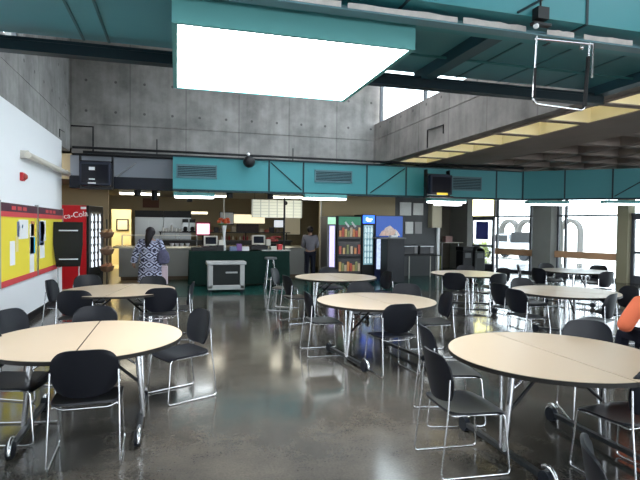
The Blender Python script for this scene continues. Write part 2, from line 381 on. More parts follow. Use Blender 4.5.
# beyond: kitchen shell
struct('wall_kitchen', MB().box(-5.5, -1.86, 15.4, 15.55, 0, 2.78), TAN)
struct('wall_kitchen', MB().box(-5.5, -2.42, 20.9, 21.1, 0, 2.9).box(-2.42, -1.7, 20.9, 21.1, 2.3, 2.9).box(-1.7, 9.9, 20.9, 21.1, 0, 2.9), TAN)
struct('wall_kitchen', MB().box(4.62, 7.35, 16.5, 16.65, 0, 2.9), TAN)
struct('wall_grey', MB().box(7.35, 9.0, 16.5, 16.7, 0, 3.5), mat('dark grey wall paint', (.075, .08, .085), .7, var=.08, vscale=1))
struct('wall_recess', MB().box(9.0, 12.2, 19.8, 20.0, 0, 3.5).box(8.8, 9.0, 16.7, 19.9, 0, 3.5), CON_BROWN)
struct('ceiling', bx(-5.5, 8.95, 14.1, 21.2, 2.82, 2.92), mat('kitchen ceiling', (.5, .45, .34), .8))
struct('wall_kitchen', MB().box(-5.5, -5.3, 12.7, 21.1, 0, 3.5).box(-5.5, -2.74, 12.6, 12.75, 0, 3.5).box(-5.5, -2.5, 13.8, 14.1, 2.82, 3.6), TAN)
struct('trim_5', MB().tube([(4.63, 16.45, 0), (4.63, 16.45, 2.82)], .035), OFFW)
struct('trim_6', bx(-2.2, 5.7, 13.5, 13.6, 3.42, 3.5), BLACKM)
MBp = bx(8.93, 9.03, 16.38, 16.48, 0, 2.0)
struct('pillar', bx(11.42, 11.66, 18.45, 19.8, 0, 3.5), CON_PILLAR)
# room behind the kitchen door, lit
struct('wall_backroom', MB().box(-3.6, -.9, 23.4, 23.5, 0, 2.9).box(-3.7, -3.6, 21.1, 23.5, 0, 2.9).box(-.9, -.8, 21.1, 23.5, 0, 2.9).box(-3.7, -.8, 21.1, 23.5, 2.8, 2.9).box(-3.7, -.8, 21.1, 23.5, -.1, 0), mat('cream wall', (.75, .68, .45), .7))
t = thing('ceiling_lamp', (-2.2, 22.2, 2.78), 'bright fluorescent ceiling lamp in the lit room behind the kitchen', 'light')
bx(-.6, .6, -.15, .15, -.06, 0).build('lens', mat('warm tube light', (1, .9, .66), .5, emit=24), t)
bx(-.62, .62, -.17, .17, 0, .02).build('housing', OFFW, t)
t = thing('picture_frame', (-2.25, 23.36, 1.45), 'black framed notice in the bright doorway left of the kitchen', 'picture')
bx(-.25, .25, -.03, 0, 0, .5).build('frame', BLACKM, t); bx(-.2, .2, -.035, -.03, .05, .45).build('sheet', OFFW, t)

# window wall (runs obliquely)
A = Vector((14.05, 13.46, 0)); U = Vector((-.30, .954, 0)); ANG = math.atan2(U.y, U.x)
MW = Matrix.Translation(A) @ Matrix.Rotation(ANG, 4, 'Z')
def wall_glazed(no, s0, s1, mull, zt=2.2, label=None):
    m = MB().box(s0, s1, -.04, .04, zt - .03, zt + .03, MW).box(s0, s1, -.05, .05, 0, .1, MW).box(s0, s1, -.05, .05, 3.3, 3.5, MW)
    for s in mull: m.box(s - .035, s + .035, -.05, .05, .1, 3.3, MW)
    f = struct('window_%d' % no, m, ALU)
    ms = sorted(mull)
    for a, b in zip(ms, ms[1:]):
        MB().box(a + .03, b - .03, -.006, .006, .1, zt - .03, MW).build('pane', GLASS, f)
        MB().box(a + .03, b - .03, -.006, .006, zt + .03, 3.3, MW).build('pane', GLASS, f)
    return f
wall_glazed(3, .04, 2.25, [.07, 1.91, 2.2])
wall_glazed(4, 3.05, 4.85, [3.08, 3.32, 4.85])
wall_glazed(5, -9.5, -1.3, [-9.4, -7.5, -5.6, -3.6, -1.35])
wall_glazed(6, -19.5, -9.9, [-19.4, -17, -14.6, -12.2, -10])
struct('pillar', MB().box(2.28, 3.02, -.35, .35, 0, 3.5, MW), CON_PILLAR)
struct('pillar', MB().box(-.32, 0.02, -.2, .25, 0, 3.5, MW), mat('olive pillar', (.28, .26, .17), .8))
struct('pillar', MB().box(-9.9, -9.5, -.3, .3, 0, 3.5, MW), CON_PILLAR)
struct('trim_7', MB().box(.04, 2.25, .06, .14, .70, .93, MW).box(3.05, 4.85, .06, .14, .68, .92, MW), mat('pale orange timber rail', (.62, .36, .20), .6))
def door(no, s0, s1, poster):
    d = struct('door_%d' % no, MB().box(s0, s0 + .09, -.05, .05, 0, 2.17, MW).box(s1 - .09, s1, -.05, .05, 0, 2.17, MW).box(s0, s1, -.05, .05, 2.05, 2.17, MW).box(s0, s1, -.04, .04, .0, .25, MW).box(s0, s1, -.04, .04, .95, 1.03, MW), ALU)
    MB().box(s0 + .09, s1 - .09, -.006, .006, .25, 2.05, MW).build('pane', GLASS, d)
    MB().tube([MW @ Vector((s0 + .13, .09, .9)), MW @ Vector((s0 + .13, .09, 1.15))], .015).build('door_handle', STEEL, d)
    return d
d1 = door(1, 5.0, 6.2, True)
struct('window_7', MB().box(4.85, 6.5, -.05, .05, 2.17, 2.24, MW).box(4.85, 6.5, -.05, .05, 3.3, 3.5, MW).box(6.3, 6.5, -.05, .05, 0, 2.2, MW).box(6.42, 6.5, -.05, .05, 2.2, 3.3, MW).box(4.95, 5.02, -.05, .05, 2.2, 3.3, MW), ALU)
MB().box(5.02, 6.42, -.006, .006, 2.24, 3.3, MW).build('pane', glass('pale yellow glass', (.95, .90, .62), .05), bpy.data.objects['window_7'])
d2 = door(2, -1.3, -.34, False)
o = struct('window_8', MB().box(-1.35, -.3, -.05, .05, 2.17, 2.26, MW).box(-1.35, -.3, -.05, .05, 3.3, 3.5, MW), ALU)
MB().box(-1.3, -.34, -.006, .006, 2.26, 3.3, MW).build('pane', GLASS, o)
o = MB().box(5.28, 5.92, .03, .045, 1.25, 2.0, MW).build('poster', mat('blue poster', (.05, .06, .32), .6))
tag(o, 'blue poster taped on the glass entrance door', 'poster')

# ================================================================== OUTSIDE
ar = thing('arcade', (23.3, 33.3, -.2), 'pale concrete arcade with tall round arches outside the windows', 'building', rz=ANG - pi)
for i in (0, 1, 2, 3.15):
    m = MB(); x0 = i * 1.5
    pts = []
    for k in range(0, 15):
        a = pi * k / 14; pts.append((x0 + .75 + .62 * cos(a), 1.75 + .62 * sin(a)))
    poly = [(x0 + 1.37, 0)] + pts + [(x0 + .13, 0)]
    outer = [(x0 + 1.5, 0)] + [(x0 + .75 + .75 * cos(pi * k / 14), 1.75 + .86 * sin(pi * k / 14)) for k in range(15)] + [(x0, 0)]
    v = []; n = len(poly)
    for y in (0, .5): v += [(x, y, z) for x, z in poly] + [(x, y, z) for x, z in outer]
    f = []
    for k in range(n - 1):
        f += [(k, k + 1, n + k + 1, n + k), (2 * n + k, 3 * n + k, 3 * n + k + 1, 2 * n + k + 1), (k, 2 * n + k, 2 * n + k + 1, k + 1), (n + k, n + k + 1, 3 * n + k + 1, 3 * n + k)]
    m.add(v, f); m.build('arch', mat('arcade concrete', (.09, .085, .08), .9, var=.1), ar)

def pickup(loc, rz, label):
    t = thing('pickup_truck', loc, label, 'car', rz=rz)
    m = mat('silver car paint', (.45, .47, .5), .3, .3)
    prof = [(-2.5, .45), (2.55, .45), (2.6, .9), (1.5, 1.02), (.95, 1.55), (-.35, 1.6), (-.55, 1.05), (-2.5, 1.05)]
    n = len(prof); v = [(x, -.9, z) for x, z in prof] + [(x, .9, z) for x, z in prof]
    MB().add(v, [tuple(range(n)), tuple(range(2 * n - 1, n - 1, -1))] + [(i, n + i, n + (i + 1) % n, (i + 1) % n) for i in range(n)]).build('body', m, t)
    bx(-.3, .9, -.92, .92, 1.1, 1.5).build('side_window', BLACKM, t)
    for x in (-1.6, 1.6):
        for y in (-.82, .82): MB().tube([(x, y - .1, .36), (x, y + .1, .36)], .36, 16).build('wheel', RUBBER, t)
    MB().box(-2.5, -2.42, -.85, .85, 1.05, 1.35).box(-.62, -.55, -.85, .85, 1.05, 1.7).build('rack', BLACKM, t)
pickup((20.6, 27.8, -.2), ANG - .15, 'silver pickup truck with a rack parked outside beyond the entrance door')
def tree(loc, h, label):
    t = thing('tree', loc, label, 'tree')
    MB().tube([(0, 0, 0), (.1, 0, h * .5), (.3, .1, h * .8)], [.22, .15, .08]).build('trunk', mat('bark', (.12, .09, .06), .9), t)
    m = MB()
    for k in range(420):
        a = random.random() * 2 * pi; r = 3.0 * random.random() ** .5; z = h * .62 + random.random() * h * .42
        c = Vector((r * cos(a), r * sin(a), z)); q = Matrix.Translation(c) @ Matrix.Rotation(random.random() * 6, 4, Vector((random.random(), random.random(), random.random() + .1)).normalized())
        s = .14 + .12 * random.random(); m.add([(-s, 0, 0), (0, -s * .5, 0), (s, 0, .03), (0, s * .5, 0)], [(0, 1, 2, 3)], q)
    m.build('leaves', mat('leaves', (.22, .26, .14), .8), t)
tree((33, 25, -.2), 5.6, 'green tree beyond the right windows, its leaves under the lamps')
hd = MB()
for k in range(900):
    x = random.uniform(0, 1.2); y = random.uniform(-.3, .3); z = random.uniform(0, 1.25)
    q = Matrix.Translation((x, y, z)) @ Matrix.Rotation(random.random() * 6, 4, Vector((random.random(), random.random(), .2)).normalized()); s = .07
    hd.add([(-s, 0, 0), (0, -s * .6, 0), (s, 0, .02), (0, s * .6, 0)], [(0, 1, 2, 3)], q)
o = hd.build('hedge', mat('yellow green hedge', (.45, .5, .1), .8), loc=(13.1, 21.2, -.2)); tag(o, 'yellow green shrub seen through the entrance door', 'shrub')

# ================================================================== DUCTS AT THE BACK
t = thing('air_duct', (0, 12.88, 2.58), 'long straight teal duct hanging under the back concrete wall', 'duct')
bx(-.1, 9.75, 0, .6, 0, .8).build('duct_casing', TEAL, t)
for x in (2.25, 3.15, 4.9, 6.05, 8.9): bx(x - .02, x + .02, -.012, .6, -.006, .806).build('seam', TEAL_DARK, t)
bx(-.1, 9.75, -.02, .02, -.03, .02).build('bottom_flange', TEAL_DARK, t); bx(-.1, 9.75, -.02, .02, .79, .82).build('top_flange', TEAL_DARK, t)
MB().tube([(2.3, -.012, .75), (3.1, -.012, .08)], .014).build('brace', TEAL_DARK, t)
MB().tube([(6.0, -.012, .75), (5.0, -.012, .06)], .014).build('brace', TEAL_DARK, t)
def grille(x0, x1, z0, z1, p):
    g = MB().box(x0, x1, -.03, 0, z0, z0 + .03).box(x0, x1, -.03, 0, z1 - .03, z1).box(x0, x0 + .03, -.03, 0, z0, z1).box(x1 - .03, x1, -.03, 0, z0, z1).build('grille', mat('grille grey', (.06, .15, .18), .5), p)
    bx(x0 + .02, x1 - .02, -.012, -.002, z0 + .02, z1 - .02).build('grille_back', TEAL_DARK, g)
    m = MB(); n = int((z1 - z0) / .04)
    for k in range(1, n): z = z0 + (z1 - z0) * k / n; m.box(x0 + .03, x1 - .03, -.026, -.012, z - .006, z + .008)
    m.build('slats', MATS['grille grey'], g)
grille(-.02, .95, .29, .62, t); grille(3.45, 4.48, .30, .62, t); grille(7.45, 8.4, .2, .6, t)
# bent continuation coming towards the viewer
P0 = Vector((9.75, 12.88, 0)); P1 = Vector((12.6, 10.7, 0)); DV = (P1 - P0); DL = DV.length; DA = math.atan2(DV.y, DV.x)
t = thing('air_duct', (9.75, 12.88, 2.58), 'teal duct angled towards the windows at the right', 'duct', rz=DA)
bx(0, DL + 1.2, 0, .6, 0, .82).build('duct_casing', TEAL, t)
for x in (.04, 1.15, 2.35, 3.6): bx(x - .02, x + .02, -.012, .6, -.006, .826).build('seam', TEAL_DARK, t)
bx(0, DL + 1.2, -.02, .02, -.03, .02).build('bottom_flange', TEAL_DARK, t)
MB().tube([(2.4, -.012, .06), (3.5, -.012, .76)], .014).build('brace', TEAL_DARK, t)
# pipe along the top of the ducts
o = MB().tube([(-2.3, 12.75, 3.47), (9.7, 12.75, 3.47)], .03).build('pipe', BLACKM); tag(o, 'black pipe running along the top edge of the long teal duct', 'pipe')
o = MB().tube([(-2.4, 13.3, 3.38), (-.1, 13.3, 3.38)], .03).build('pipe', BLACKM); tag(o, 'short black pipe above the grey bulkhead beside the teal duct', 'pipe')
# left bulkhead
t = thing('bulkhead', (-2.5, 13.6, 2.6), 'grey and black bulkhead left of the long teal duct', 'panel')
bx(.0, 2.4, 0, .24, .29, .80).build('panel', mat('pale grey panel', (.20, .22, .26), .6), t)
bx(-.02, 2.4, -.01, .24, .0, .3).build('beam', mat('navy black beam', (.01, .015, .03), .5), t)
MB().tube([(1.05, -.02, .3), (1.5, -.02, .65)], .012).build('brace', STEEL, t)
# ball speaker
t = thing('ball_speaker', (1.71, 12.78, 3.3), 'round black speaker fixed on the teal duct front', 'speaker')
MB().ball((0, -.12, 0), (.15, .13, .15)).build('shell', BLACKM, t, smooth=True); MB().tube([(0, 0, 0), (0, .09, 0)], .03).build('mount', BLACKM, t); MB().ball((-.02, -.15, .18), .04).build('knob', PAPER, t)

# mounted televisions
def tv(loc, label, sticker, dp):
    t = thing('television', loc, label, 'television')
    bx(-.3, .34, -.28, .1, -.52, .0).build('cabinet', mat('dark navy casing', (.016, .022, .05), .4), t, bevel=.015)
    bx(-.25, .29, -.29, -.28, -.47, -.06).build('screen', mat('dark screen', (.012, .012, .02), .12), t)
    MB().box(-.33, .37, .04, .06, -.3, -.2).box(-.33, -.30, -.1, .05, -.6, .15).box(.34, .37, -.1, .05, -.6, .15).box(-.05, .05, .05, dp + .03, -.3, -.22).box(-.33, .37, -.1, .05, .0, .04).box(-.33, .37, -.3, .05, -.60, -.56).build('bracket', BLACKM, t)
    if sticker == 'yellow':
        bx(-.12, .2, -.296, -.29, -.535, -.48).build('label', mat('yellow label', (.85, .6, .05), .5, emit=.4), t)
    else:
        bx(-.1, .02, -.296, -.29, -.19, -.12).build('label', PAPER, t); bx(-.1, .02, -.296, -.29, -.4, -.375).build('label', PAPER, t); bx(-.12, .04, -.296, -.29, -.49, -.46).build('label', PAPER, t)
tv((-1.77, 12.5, 3.1), 'dark boxy television in a wall bracket above the red vending machine', 'white', 1.09)
tv((6.75, 12.5, 3.13), 'dark television with yellow label mounted on the teal duct', 'yellow', .38)

# concrete-wall brackets
def bracket(pts, label, r=.014):
    o = MB().tube([Vector(p) for p in pts], r).build('wall_bracket', BLACKM); tag(o, label, 'bracket')
bracket([(-2.5, 13.7, 4.12), (-2.0, 13.7, 4.12), (-2.0, 13.7, 3.45)], 'black L-shaped bracket at the left corner of the back concrete wall', .022)
bracket([(-.5, 13.72, 3.9), (-.5, 13.72, 3.3)], 'thin vertical rod on the back wall left of the teal duct')
bracket([(3.05, 13.7, 3.85), (3.05, 13.7, 3.5)], 'thin vertical rod on the back wall above the middle duct grille')
bracket([(5.43, 10.48, 3.52), (5.43, 10.48, 3.92), (5.43, 9.77, 3.9), (5.43, 9.77, 3.72)], 'thin black wire bracket on the right concrete beam')
bracket([(-2.49, 12.4, 3.62), (-2.49, 12.4, 3.8), (-2.49, 12.9, 3.82)], 'thin wire bracket at the far end of the left white wall', .008)

# fluorescent fixtures
def fixture(x0, x1, y, z, label, rz=0, warm=False, teal=True, ht=None):
    L_ = (x1 - x0); ht = ht or (.16 if not teal else 2.58 - z)
    t = thing('fluorescent_lamp', ((x0 + x1) / 2, y, z), label, 'light', rz=rz, group='hanging fluorescent lamps')
    bx(-L_ / 2, L_ / 2, -.15, .15, .0, .09).build('housing', TEAL_BOX if teal else OFFW, t)
    bx(-L_ / 2 + .02, L_ / 2 - .02, -.13, .13, -.045, 0).build('lens', mat('tube light warm' if warm else 'tube light', (1, .93, .74) if warm else (.93, .98, 1.0), .5, emit=TUBE_LIGHT), t)
    MB().tube([(-L_ * .35, 0, .09), (-L_ * .35, 0, ht)], .008).tube([(L_ * .35, 0, .09), (L_ * .35, 0, ht)], .008).build('hanger', BLACKM, t)
fixture(-.08, .9, 13.1, 2.44, 'teal lamp hanging under the left end of the long duct')
fixture(3.18, 4.32, 12.95, 2.47, 'teal lamp under the long duct above the dark man')
fixture(6.9, 8.05, 13.2, 2.48, 'teal lamp under the duct below the television with yellow label')
fixture(8.1, 9.0, 15.0, 2.5, 'teal lamp further back before the brown recess wall', ht=.34)
fixture(9.9, 11.1, 12.7, 2.46, 'teal lamp under the duct in front of the square pillar', rz=-.25)
fixture(11.9, 13.2, 11.9, 2.48, 'teal lamp at the far right under the angled duct', rz=-.3)
fixture(-1.65, -.5, 16.2, 2.66, 'long white lamp on the kitchen ceiling behind the woman', warm=True, teal=False)
fixture(.95, 1.5, 16.4, 2.66, 'white kitchen ceiling lamp left of the menu board', warm=True, teal=False)
fixture(2.9, 4.2, 16.0, 2.66, 'white kitchen ceiling lamp in front of the menu board', warm=True, teal=False)
# black cylinder spots
spt = None
for x, y, z, h, lb in ((-.98, 13.9, 2.82, .36, 'black cylinder downlight nearest the television above the red machine'), (-.6, 14.9, 2.82, .42, 'black cylinder downlight above the woman, further back'),
                    (.35, 15.4, 2.82, .42, 'black cylinder downlight behind the leftmost teal lamp'), (1.35, 13.8, 2.82, .36, 'black cylinder downlight above the orange flowers'), (2.45, 13.8, 2.82, .36, 'black cylinder downlight left of the menu board middle')):
    t = thing('downlight', (x, y, z), lb, 'light', group='black cylinder downlights')
    MB().lathe([(.05, 0), (.085, -.03), (.085, -h), (.06, -h), (.06, -h + .04)], 16).build('can', BLACKM, t, smooth=True)
    MB().tube([(0, 0, -.02), (0, 0, .0)], .06).build('mount', BLACKM, t)

# ================================================================== LEFT WALL ITEMS
def board(y0, y1, label, papers):
    t = thing('bulletin_board', (-2.52, (y0 + y1) / 2, .76), label, 'bulletin board'); w_ = (y1 - y0) / 2
    bx(0, .03, -w_, w_, 0, 1.27).build('backing', YELLOW, t)
    MB().box(0, .045, -w_, w_, 0, .09).box(0, .045, -w_, w_, 1.06, 1.14).build('border', PINKRED, t)
    bx(0, .045, -w_, w_, 1.14, 1.27).build('header', mat('maroon header', (.07, .02, .04), .6), t)
    for k in range(3): bx(.045, .048, -.5 + k * .3, -.28 + k * .3, 1.17, 1.23).build('header_lettering', PINKRED, t)
    bx(0, .05, -w_ - .03, -w_, 0, 1.3).build('frame', STEEL, t); bx(0, .05, w_, w_ + .03, 0, 1.3).build('frame', STEEL, t)
    for (a, b, c, d, m) in papers:
        p = bx(.031, .036, a, b, c, d).build('notice', m, t)
BLUEP = mat('cyan paper', (.05, .45, .75), .6); PHOTO = mat('photo print', (.15, .2, .35), .6, var=.5, vscale=25); ORP = mat('orange print', (.6, .25, .08), .6, var=.8, vscale=20)
board(8.42, 10.45, 'nearer yellow bulletin board with white notices and cyan sheet', [(-.55, -.3, .3, .68, PAPER), (-.1, .45, .70, 1.02, PAPER), (-.18, -.06, .74, .99, PHOTO), (.08, .15, .88, .94, BLUEP), (-.25, -.12, .5, .76, mat('pale yellow sheet', (.75, .65, .3), .6)),
        (.55, .82, .02, .95, PAPER), (.56, .9, .42, .72, BLUEP), (.62, .86, .74, 1.0, ORP)])
board(10.52, 12.62, 'farther yellow bulletin board, next to the black display stand', [(-.95, -.6, .55, 1.0, PHOTO), (-.85, -.45, .62, 1.02, PAPER), (-.9, -.55, .3, .6, PAPER), (-.75, -.55, .75, .95, ORP)])
t = thing('screen_housing', (-2.40, 11.2, 2.86), 'long white tube housing of a rolled screen high on the left wall', 'screen')
MB().tube([(0, -1.65, 0), (0, 1.65, 0)], .055, 12).build('housing', mat('cream enamel', (.7, .66, .58), .4), t, smooth=True)
for y in (-1.6, 1.6): bx(-.12, 0, y - .03, y + .03, -.05, .08).build('bracket', OFFW, t)
t = thing('fire_alarm', (-2.52, 9.6, 2.5), 'small red fire alarm on the white left wall', 'alarm')
bx(0, .05, -.07, .07, -.07, .07).build('plate', RED, t, bevel=.01); MB().lathe([(.05, 0), (.055, .02), (.03, .05)], 14, Matrix.Translation((.05, 0, 0)) @ Matrix.Rotation(pi / 2, 4, 'Y')).build('sounder', mat('dull red', (.35, .05, .04), .5), t)

# black curved display stand
t = thing('display_stand', (-2.2, 11.75, 0), 'black curved display stand with two silver bars before the red machine', 'stand', rz=.08)
MB().shell(lambda s, q: (s * (.28 - .05 * max(0, -q) + .0) + .05 * (1 - q * .5) * 0, -.05 + .05 * q * q, 1.29 + q * .47), 10, 14, .03).build('panel', mat('matt black panel', (.012, .014, .012), .5), t, smooth=True)
for z in (1.58, .98): bx(-.17, .19, -.075, -.055, z - .012, z + .012).build('bar', STEEL, t)
for x in (-.2, .2): MB().tube(fillet([(x, .02, .9), (x, .04, .02), (x, -.3, .012)], .05), .012).build('leg', STEEL, t, smooth=True)

# red vending machine
t = thing('vending_machine', (-2.2 + .46 * cos(radians(76)) + .4 * cos(radians(166)), 14.2 + .46 * sin(radians(76)) + .4 * sin(radians(166)), 0), 'red soft drink vending machine with white script lettering on its side', 'vending machine', rz=radians(76))
bx(-.46, .46, -.36, .42, .04, 2.2).build('cabinet', mat('glossy red', (.50, .012, .02), .3), t, bevel=.01)
bx(-.46, .46, -.43, -.36, .04, 2.2).build('door', mat('black door', (.02, .02, .022), .3), t, bevel=.01)
bx(-.38, .22, -.436, -.43, .55, 2.05).build('display_window', mat('dim glass', (.05, .06, .07), .1), t)
for k in range(7):
    for j in range(5):
        MB().lathe([(.03, 0), (.03, .12), (.012, .16), (.012, .19)], 8, Matrix.Translation((-.32 + j * .12, -.455, .6 + k * .2))).build('bottle_row', mat('lit labels', (.75, .8, .85), .4, emit=.6) if j % 2 == 0 else mat('dark bottle', (.06, .05, .06), .3), t)
bx(.26, .42, -.45, -.43, 1.0, 1.5).build('coin_panel', STEEL, t)
bx(-.3, .2, -.45, -.43, .2, .42).build('delivery_flap', BLACKM, t)
MT = Matrix.Translation((-.463, .03, 1.93)) @ Matrix.Rotation(radians(-90), 4, 'Z') @ Matrix.Rotation(radians(90), 4, 'X') @ Matrix.Shear('XZ', 4, (0, 0))
wall_text('Coca-Cola', .20, MT @ Matrix.Rotation(radians(8), 4, 'Z'), PAPER, 'lettering', t)
bx(-.465, -.46, -.36, -.22, 2.1, 2.16).build('sticker', PAPER, t)

# wire basket rack
t = thing('basket_rack', (-1.79, 14.55, 0), 'three-tier wire basket rack of snacks beside the red vending machine', 'rack')
MB().tube([(0, 0, 0), (0, 0, 1.85)], .014).lathe([(.2, 0), (.2, .02), (.02, .03)], 16).build('pole', BLACKM, t)
for k, z in enumerate((.45, .9, 1.35)):
    MB().lathe([(.06, 0), (.15, .04), (.19, .16), (.185, .16), (.14, .05), (.05, .015)], 16, Matrix.Translation((0, 0, z))).build('basket', mat('rusty wire', (.18, .10, .06), .6), t, smooth=True)
for k, z in enumerate((.45, .9, 1.35)):
    m = MB()
    for j in range(9):
        a = j * .9; m.box(-.05, .05, -.03, .03, -.05, .05, Matrix.Translation((.09 * cos(a), .09 * sin(a), z + .13 + .03 * (j % 3))) @ Matrix.Rotation(a, 4, 'Z') @ Matrix.Rotation(.5 * j, 4, 'X'))
    o = m.build('snack_bags', mat('snack wrap %d' % k, ((.5, .22, .12), (.45, .3, .2), (.5, .3, .15))[k], .4, var=.5, vscale=12), loc=(-1.79, 14.55, 0)); tag(o, ('heap of snack bags in the lowest wire basket', 'heap of snack bags in the middle wire basket', 'heap of snack bags in the top wire basket')[k], 'snacks', kind='stuff')

# ================================================================== KITCHEN
t = thing('serving_counter', (0, 16.5, 0), 'long stainless serving counter behind the green draped cashier stand', 'counter')
bx(-1.7, 4.3, .05, .8, .12, 1.0).build('front_panel', mat('grey steel panel', (.24, .24, .225), .45, .3), t)
bx(-1.85, 4.45, -.12, .9, 1.0, 1.06).build('worktop', mat('counter steel', (.42, .38, .28), .25, .6), t)
bx(-1.65, 4.25, .1, .75, 0, .12).build('plinth', mat('brown plinth', (.10, .06, .03), .6), t)
bx(-1.6, .6, -.12, .12, 1.38, 1.41).build('sneeze_shelf', mat('pale shelf', (.55, .53, .46), .3), t)
for x in (-1.6, -.5, .6): MB().tube([(x, 0, 1.06), (x, 0, 1.39)], .018).build('post', STEEL, t)
# fridges and hoods
def fridge(x, w_, label, m):
    t = thing('refrigerator', (x, 20.1, 0), label, 'refrigerator')
    bx(0, w_, 0, .75, .1, 2.0).build('cabinet', m, t)
    for k in (0, 1):
        d = bx(.02 + k * w_ / 2, w_ / 2 - .02 + k * w_ / 2, -.03, 0, .15, 1.9).build('door', m, t); MB().tube([(w_ / 2 - .06 + k * .12, -.06, 1.0), (w_ / 2 - .06 + k * .12, -.06, 1.4)], .012).build('handle', CHROME, d)
    bx(0, w_, -.04, .7, 2.0, 2.25).build('top_grille', BLACKM, t)
INOX = mat('brushed stainless', (.38, .40, .40), .35, .7)
fridge(-1.5, 1.0, 'tall stainless refrigerator nearest the bright doorway', INOX)
fridge(-.48, 1.0, 'tall stainless refrigerator behind the coffee brewers', INOX)
# shelf behind
t = thing('back_counter', (0, 18.2, 0), 'dark back counter and shelf behind the serving line', 'counter')
bx(-.6, 4.0, 0, .6, 0, 1.15).build('cabinet', mat('dark counter', (.05, .045, .04), .5), t)
bx(-.65, 4.05, -.05, .65, 1.15, 1.2).build('worktop', mat('dark top', (.03, .028, .025), .3), t)
bx(-.6, 4.0, .1, .45, 1.46, 1.49).build('shelf', BLACKM, t)
for x in (-.55, 1.0, 2.4, 3.9): MB().tube([(x, .3, 1.2), (x, .3, 1.48)], .02).build('post', BLACKM, t)
# cup stacks on shelf
cup = None
for k, (x, h) in enumerate(((-.45, .14), (-.36, .12), (-.28, .13), (-.17, .22), (-.03, .12), (.1, .12))):
    o = MB().lathe([(.03, 0), (.04, h), (.035, h)], 12).build('cup_stack', PAPER, loc=(x, 18.4, 1.49), smooth=True)
    tag(o, ['stack of white cups, leftmost on the dark shelf', 'low stack of white cups, second from left on the dark shelf', 'stack of white cups, third from left on the dark shelf', 'tallest stack of white cups on the dark shelf', 'stack of white cups just right of the tallest stack', 'stack of white cups, rightmost before the coffee brewers'][k], 'cups', group='white cup stacks')
for k, x in enumerate((.28, .52)):
    t = thing('coffee_brewer', (x, 18.4, 1.49), ('left black coffee brewer on the dark shelf', 'right black coffee brewer on the dark shelf')[k], 'coffee brewer')
    bx(-.09, .09, -.02, .15, 0, .42).build('body', INOX, t); bx(-.1, .1, -.16, .15, .32, .44).build('head', BLACKM, t); bx(-.1, .1, -.16, .02, 0, .03).build('base', BLACKM, t)
    MB().lathe([(.05, .03), (.075, .08), (.07, .14), (.04, .18)], 12, Matrix.Translation((0, -.08, 0))).build('jug', BLACKM, t, smooth=True)
for k in range(13):
    x = 1.15 + k * .2; h = .08 + .12 * ((k * 5) % 7) / 7; c = ((.28, .05, .03), (.10, .07, .05), (.4, .33, .24), (.05, .05, .06), (.35, .16, .05))[(k * 3) % 5]
    o = bx(-.06 - .02 * (k % 3), .07, -.06, .06, 0, h).build('dry_goods_box', mat('carton colour %d' % ((k * 3) % 5), c, .6), loc=(x, 18.42 if h < 9 else 0, 1.49), bevel=.006)
    if not 1.95 < x < 2.95: tag(o, 'small carton or jar in the row on the upper back shelf', 'box', group='cartons on the upper back shelf')
    else: bpy.data.objects.remove(o)
for k, x in enumerate((-.15, .0, .15, .32)):
    o = MB().lathe([(.04, 0), (.07, .09), (.065, .09)], 12).build('bowl_stack', PAPER, loc=(x, 16.62, 1.06), smooth=True)
    tag(o, 'white bowl stack in the row of four on the serving counter', 'bowls', group='bowl stacks on the serving counter')
# lit screen
t = thing('display_screen', (.83, 17.2, 1.06), 'small lit screen with pink and white picture behind the cashier stand', 'screen')
bx(-.23, .23, 0, .08, .32, .77).build('casing', mat('crimson casing', (.3, .01, .05), .4), t)
bx(-.2, .2, -.006, 0, .37, .71).build('screen', mat('pink white screen', (1, .62, .76), .4, emit=.8, var=.3, vscale=9), t)
MB().tube([(0, .04, 0), (0, .04, .34)], .03).box(-.12, .12, -.06, .14, 0, .02).build('foot', BLACKM, t)
# signs at the back
def panel(name, x0, x1, y, z0, z1, m, label, cat, frame=None):
    t = thing(name, ((x0 + x1) / 2, y, z0), label, cat); w_ = (x1 - x0) / 2
    bx(-w_, w_, 0, .04, 0, z1 - z0).build('frame', frame or BLACKM, t); bx(-w_ + .02, w_ - .02, -.008, 0, .02, z1 - z0 - .02).build('face', m, t); return t
panel('wall_sign', -1.28, -.68, 20.86, 2.38, 2.74, mat('brown sign', (.12, .04, .015), .6), 'brown rectangular sign high on the kitchen wall behind the woman', 'sign', frame=mat('brown sign', (.12, .04, .015)))
panel('lit_sign', .0, 1.2, 20.86, 2.14, 2.28, mat('warm lit strip', (1, .88, .6), .5, emit=.9), 'long warm lit strip above the pink screen', 'light')
panel('wall_poster', 1.28, 1.72, 16.2, 1.75, 2.15, mat('pale poster', (.45, .45, .42), .6), 'pale poster in a dark frame behind the orange flowers', 'poster')
panel('lit_sign', 2.03, 3.5, 20.86, 1.80, 2.2, mat('cream lit panel', (1, .88, .6), .5, emit=.5), 'cream lit panel under the menu board', 'light')
mb_ = grid_mat('menu grid', (.66, .68, .58), (.40, .43, .38), .28, .10, .12, emit=.25)
t = thing('menu_board', (2.4, 17, 2.0), 'wide pale menu board with rows of text hanging over the counter', 'menu board')
bx(0, 1.12, 0, .06, 0, .60).build('panel', mb_, t); bx(1.14, 1.72, 0, .06, .0, .60).build('panel', mb_, t)
for x in (.1, 1.0, 1.62): MB().tube([(x, .03, .6), (x, .03, .82)], .008).build('hanger', BLACKM, t)
MB().lathe([(.07, 0), (.07, .01)], 16, Matrix.Translation((1.14, -.012, .5)) @ Matrix.Rotation(pi / 2, 4, 'X')).build('emblem', BLACKM, t)
panel('order_board', 4.25, 5.0, 20.86, 1.35, 2.2, mat('cream board', (.7, .62, .42), .6, emit=.1), 'cream notice board on the kitchen wall behind the dark man', 'board')
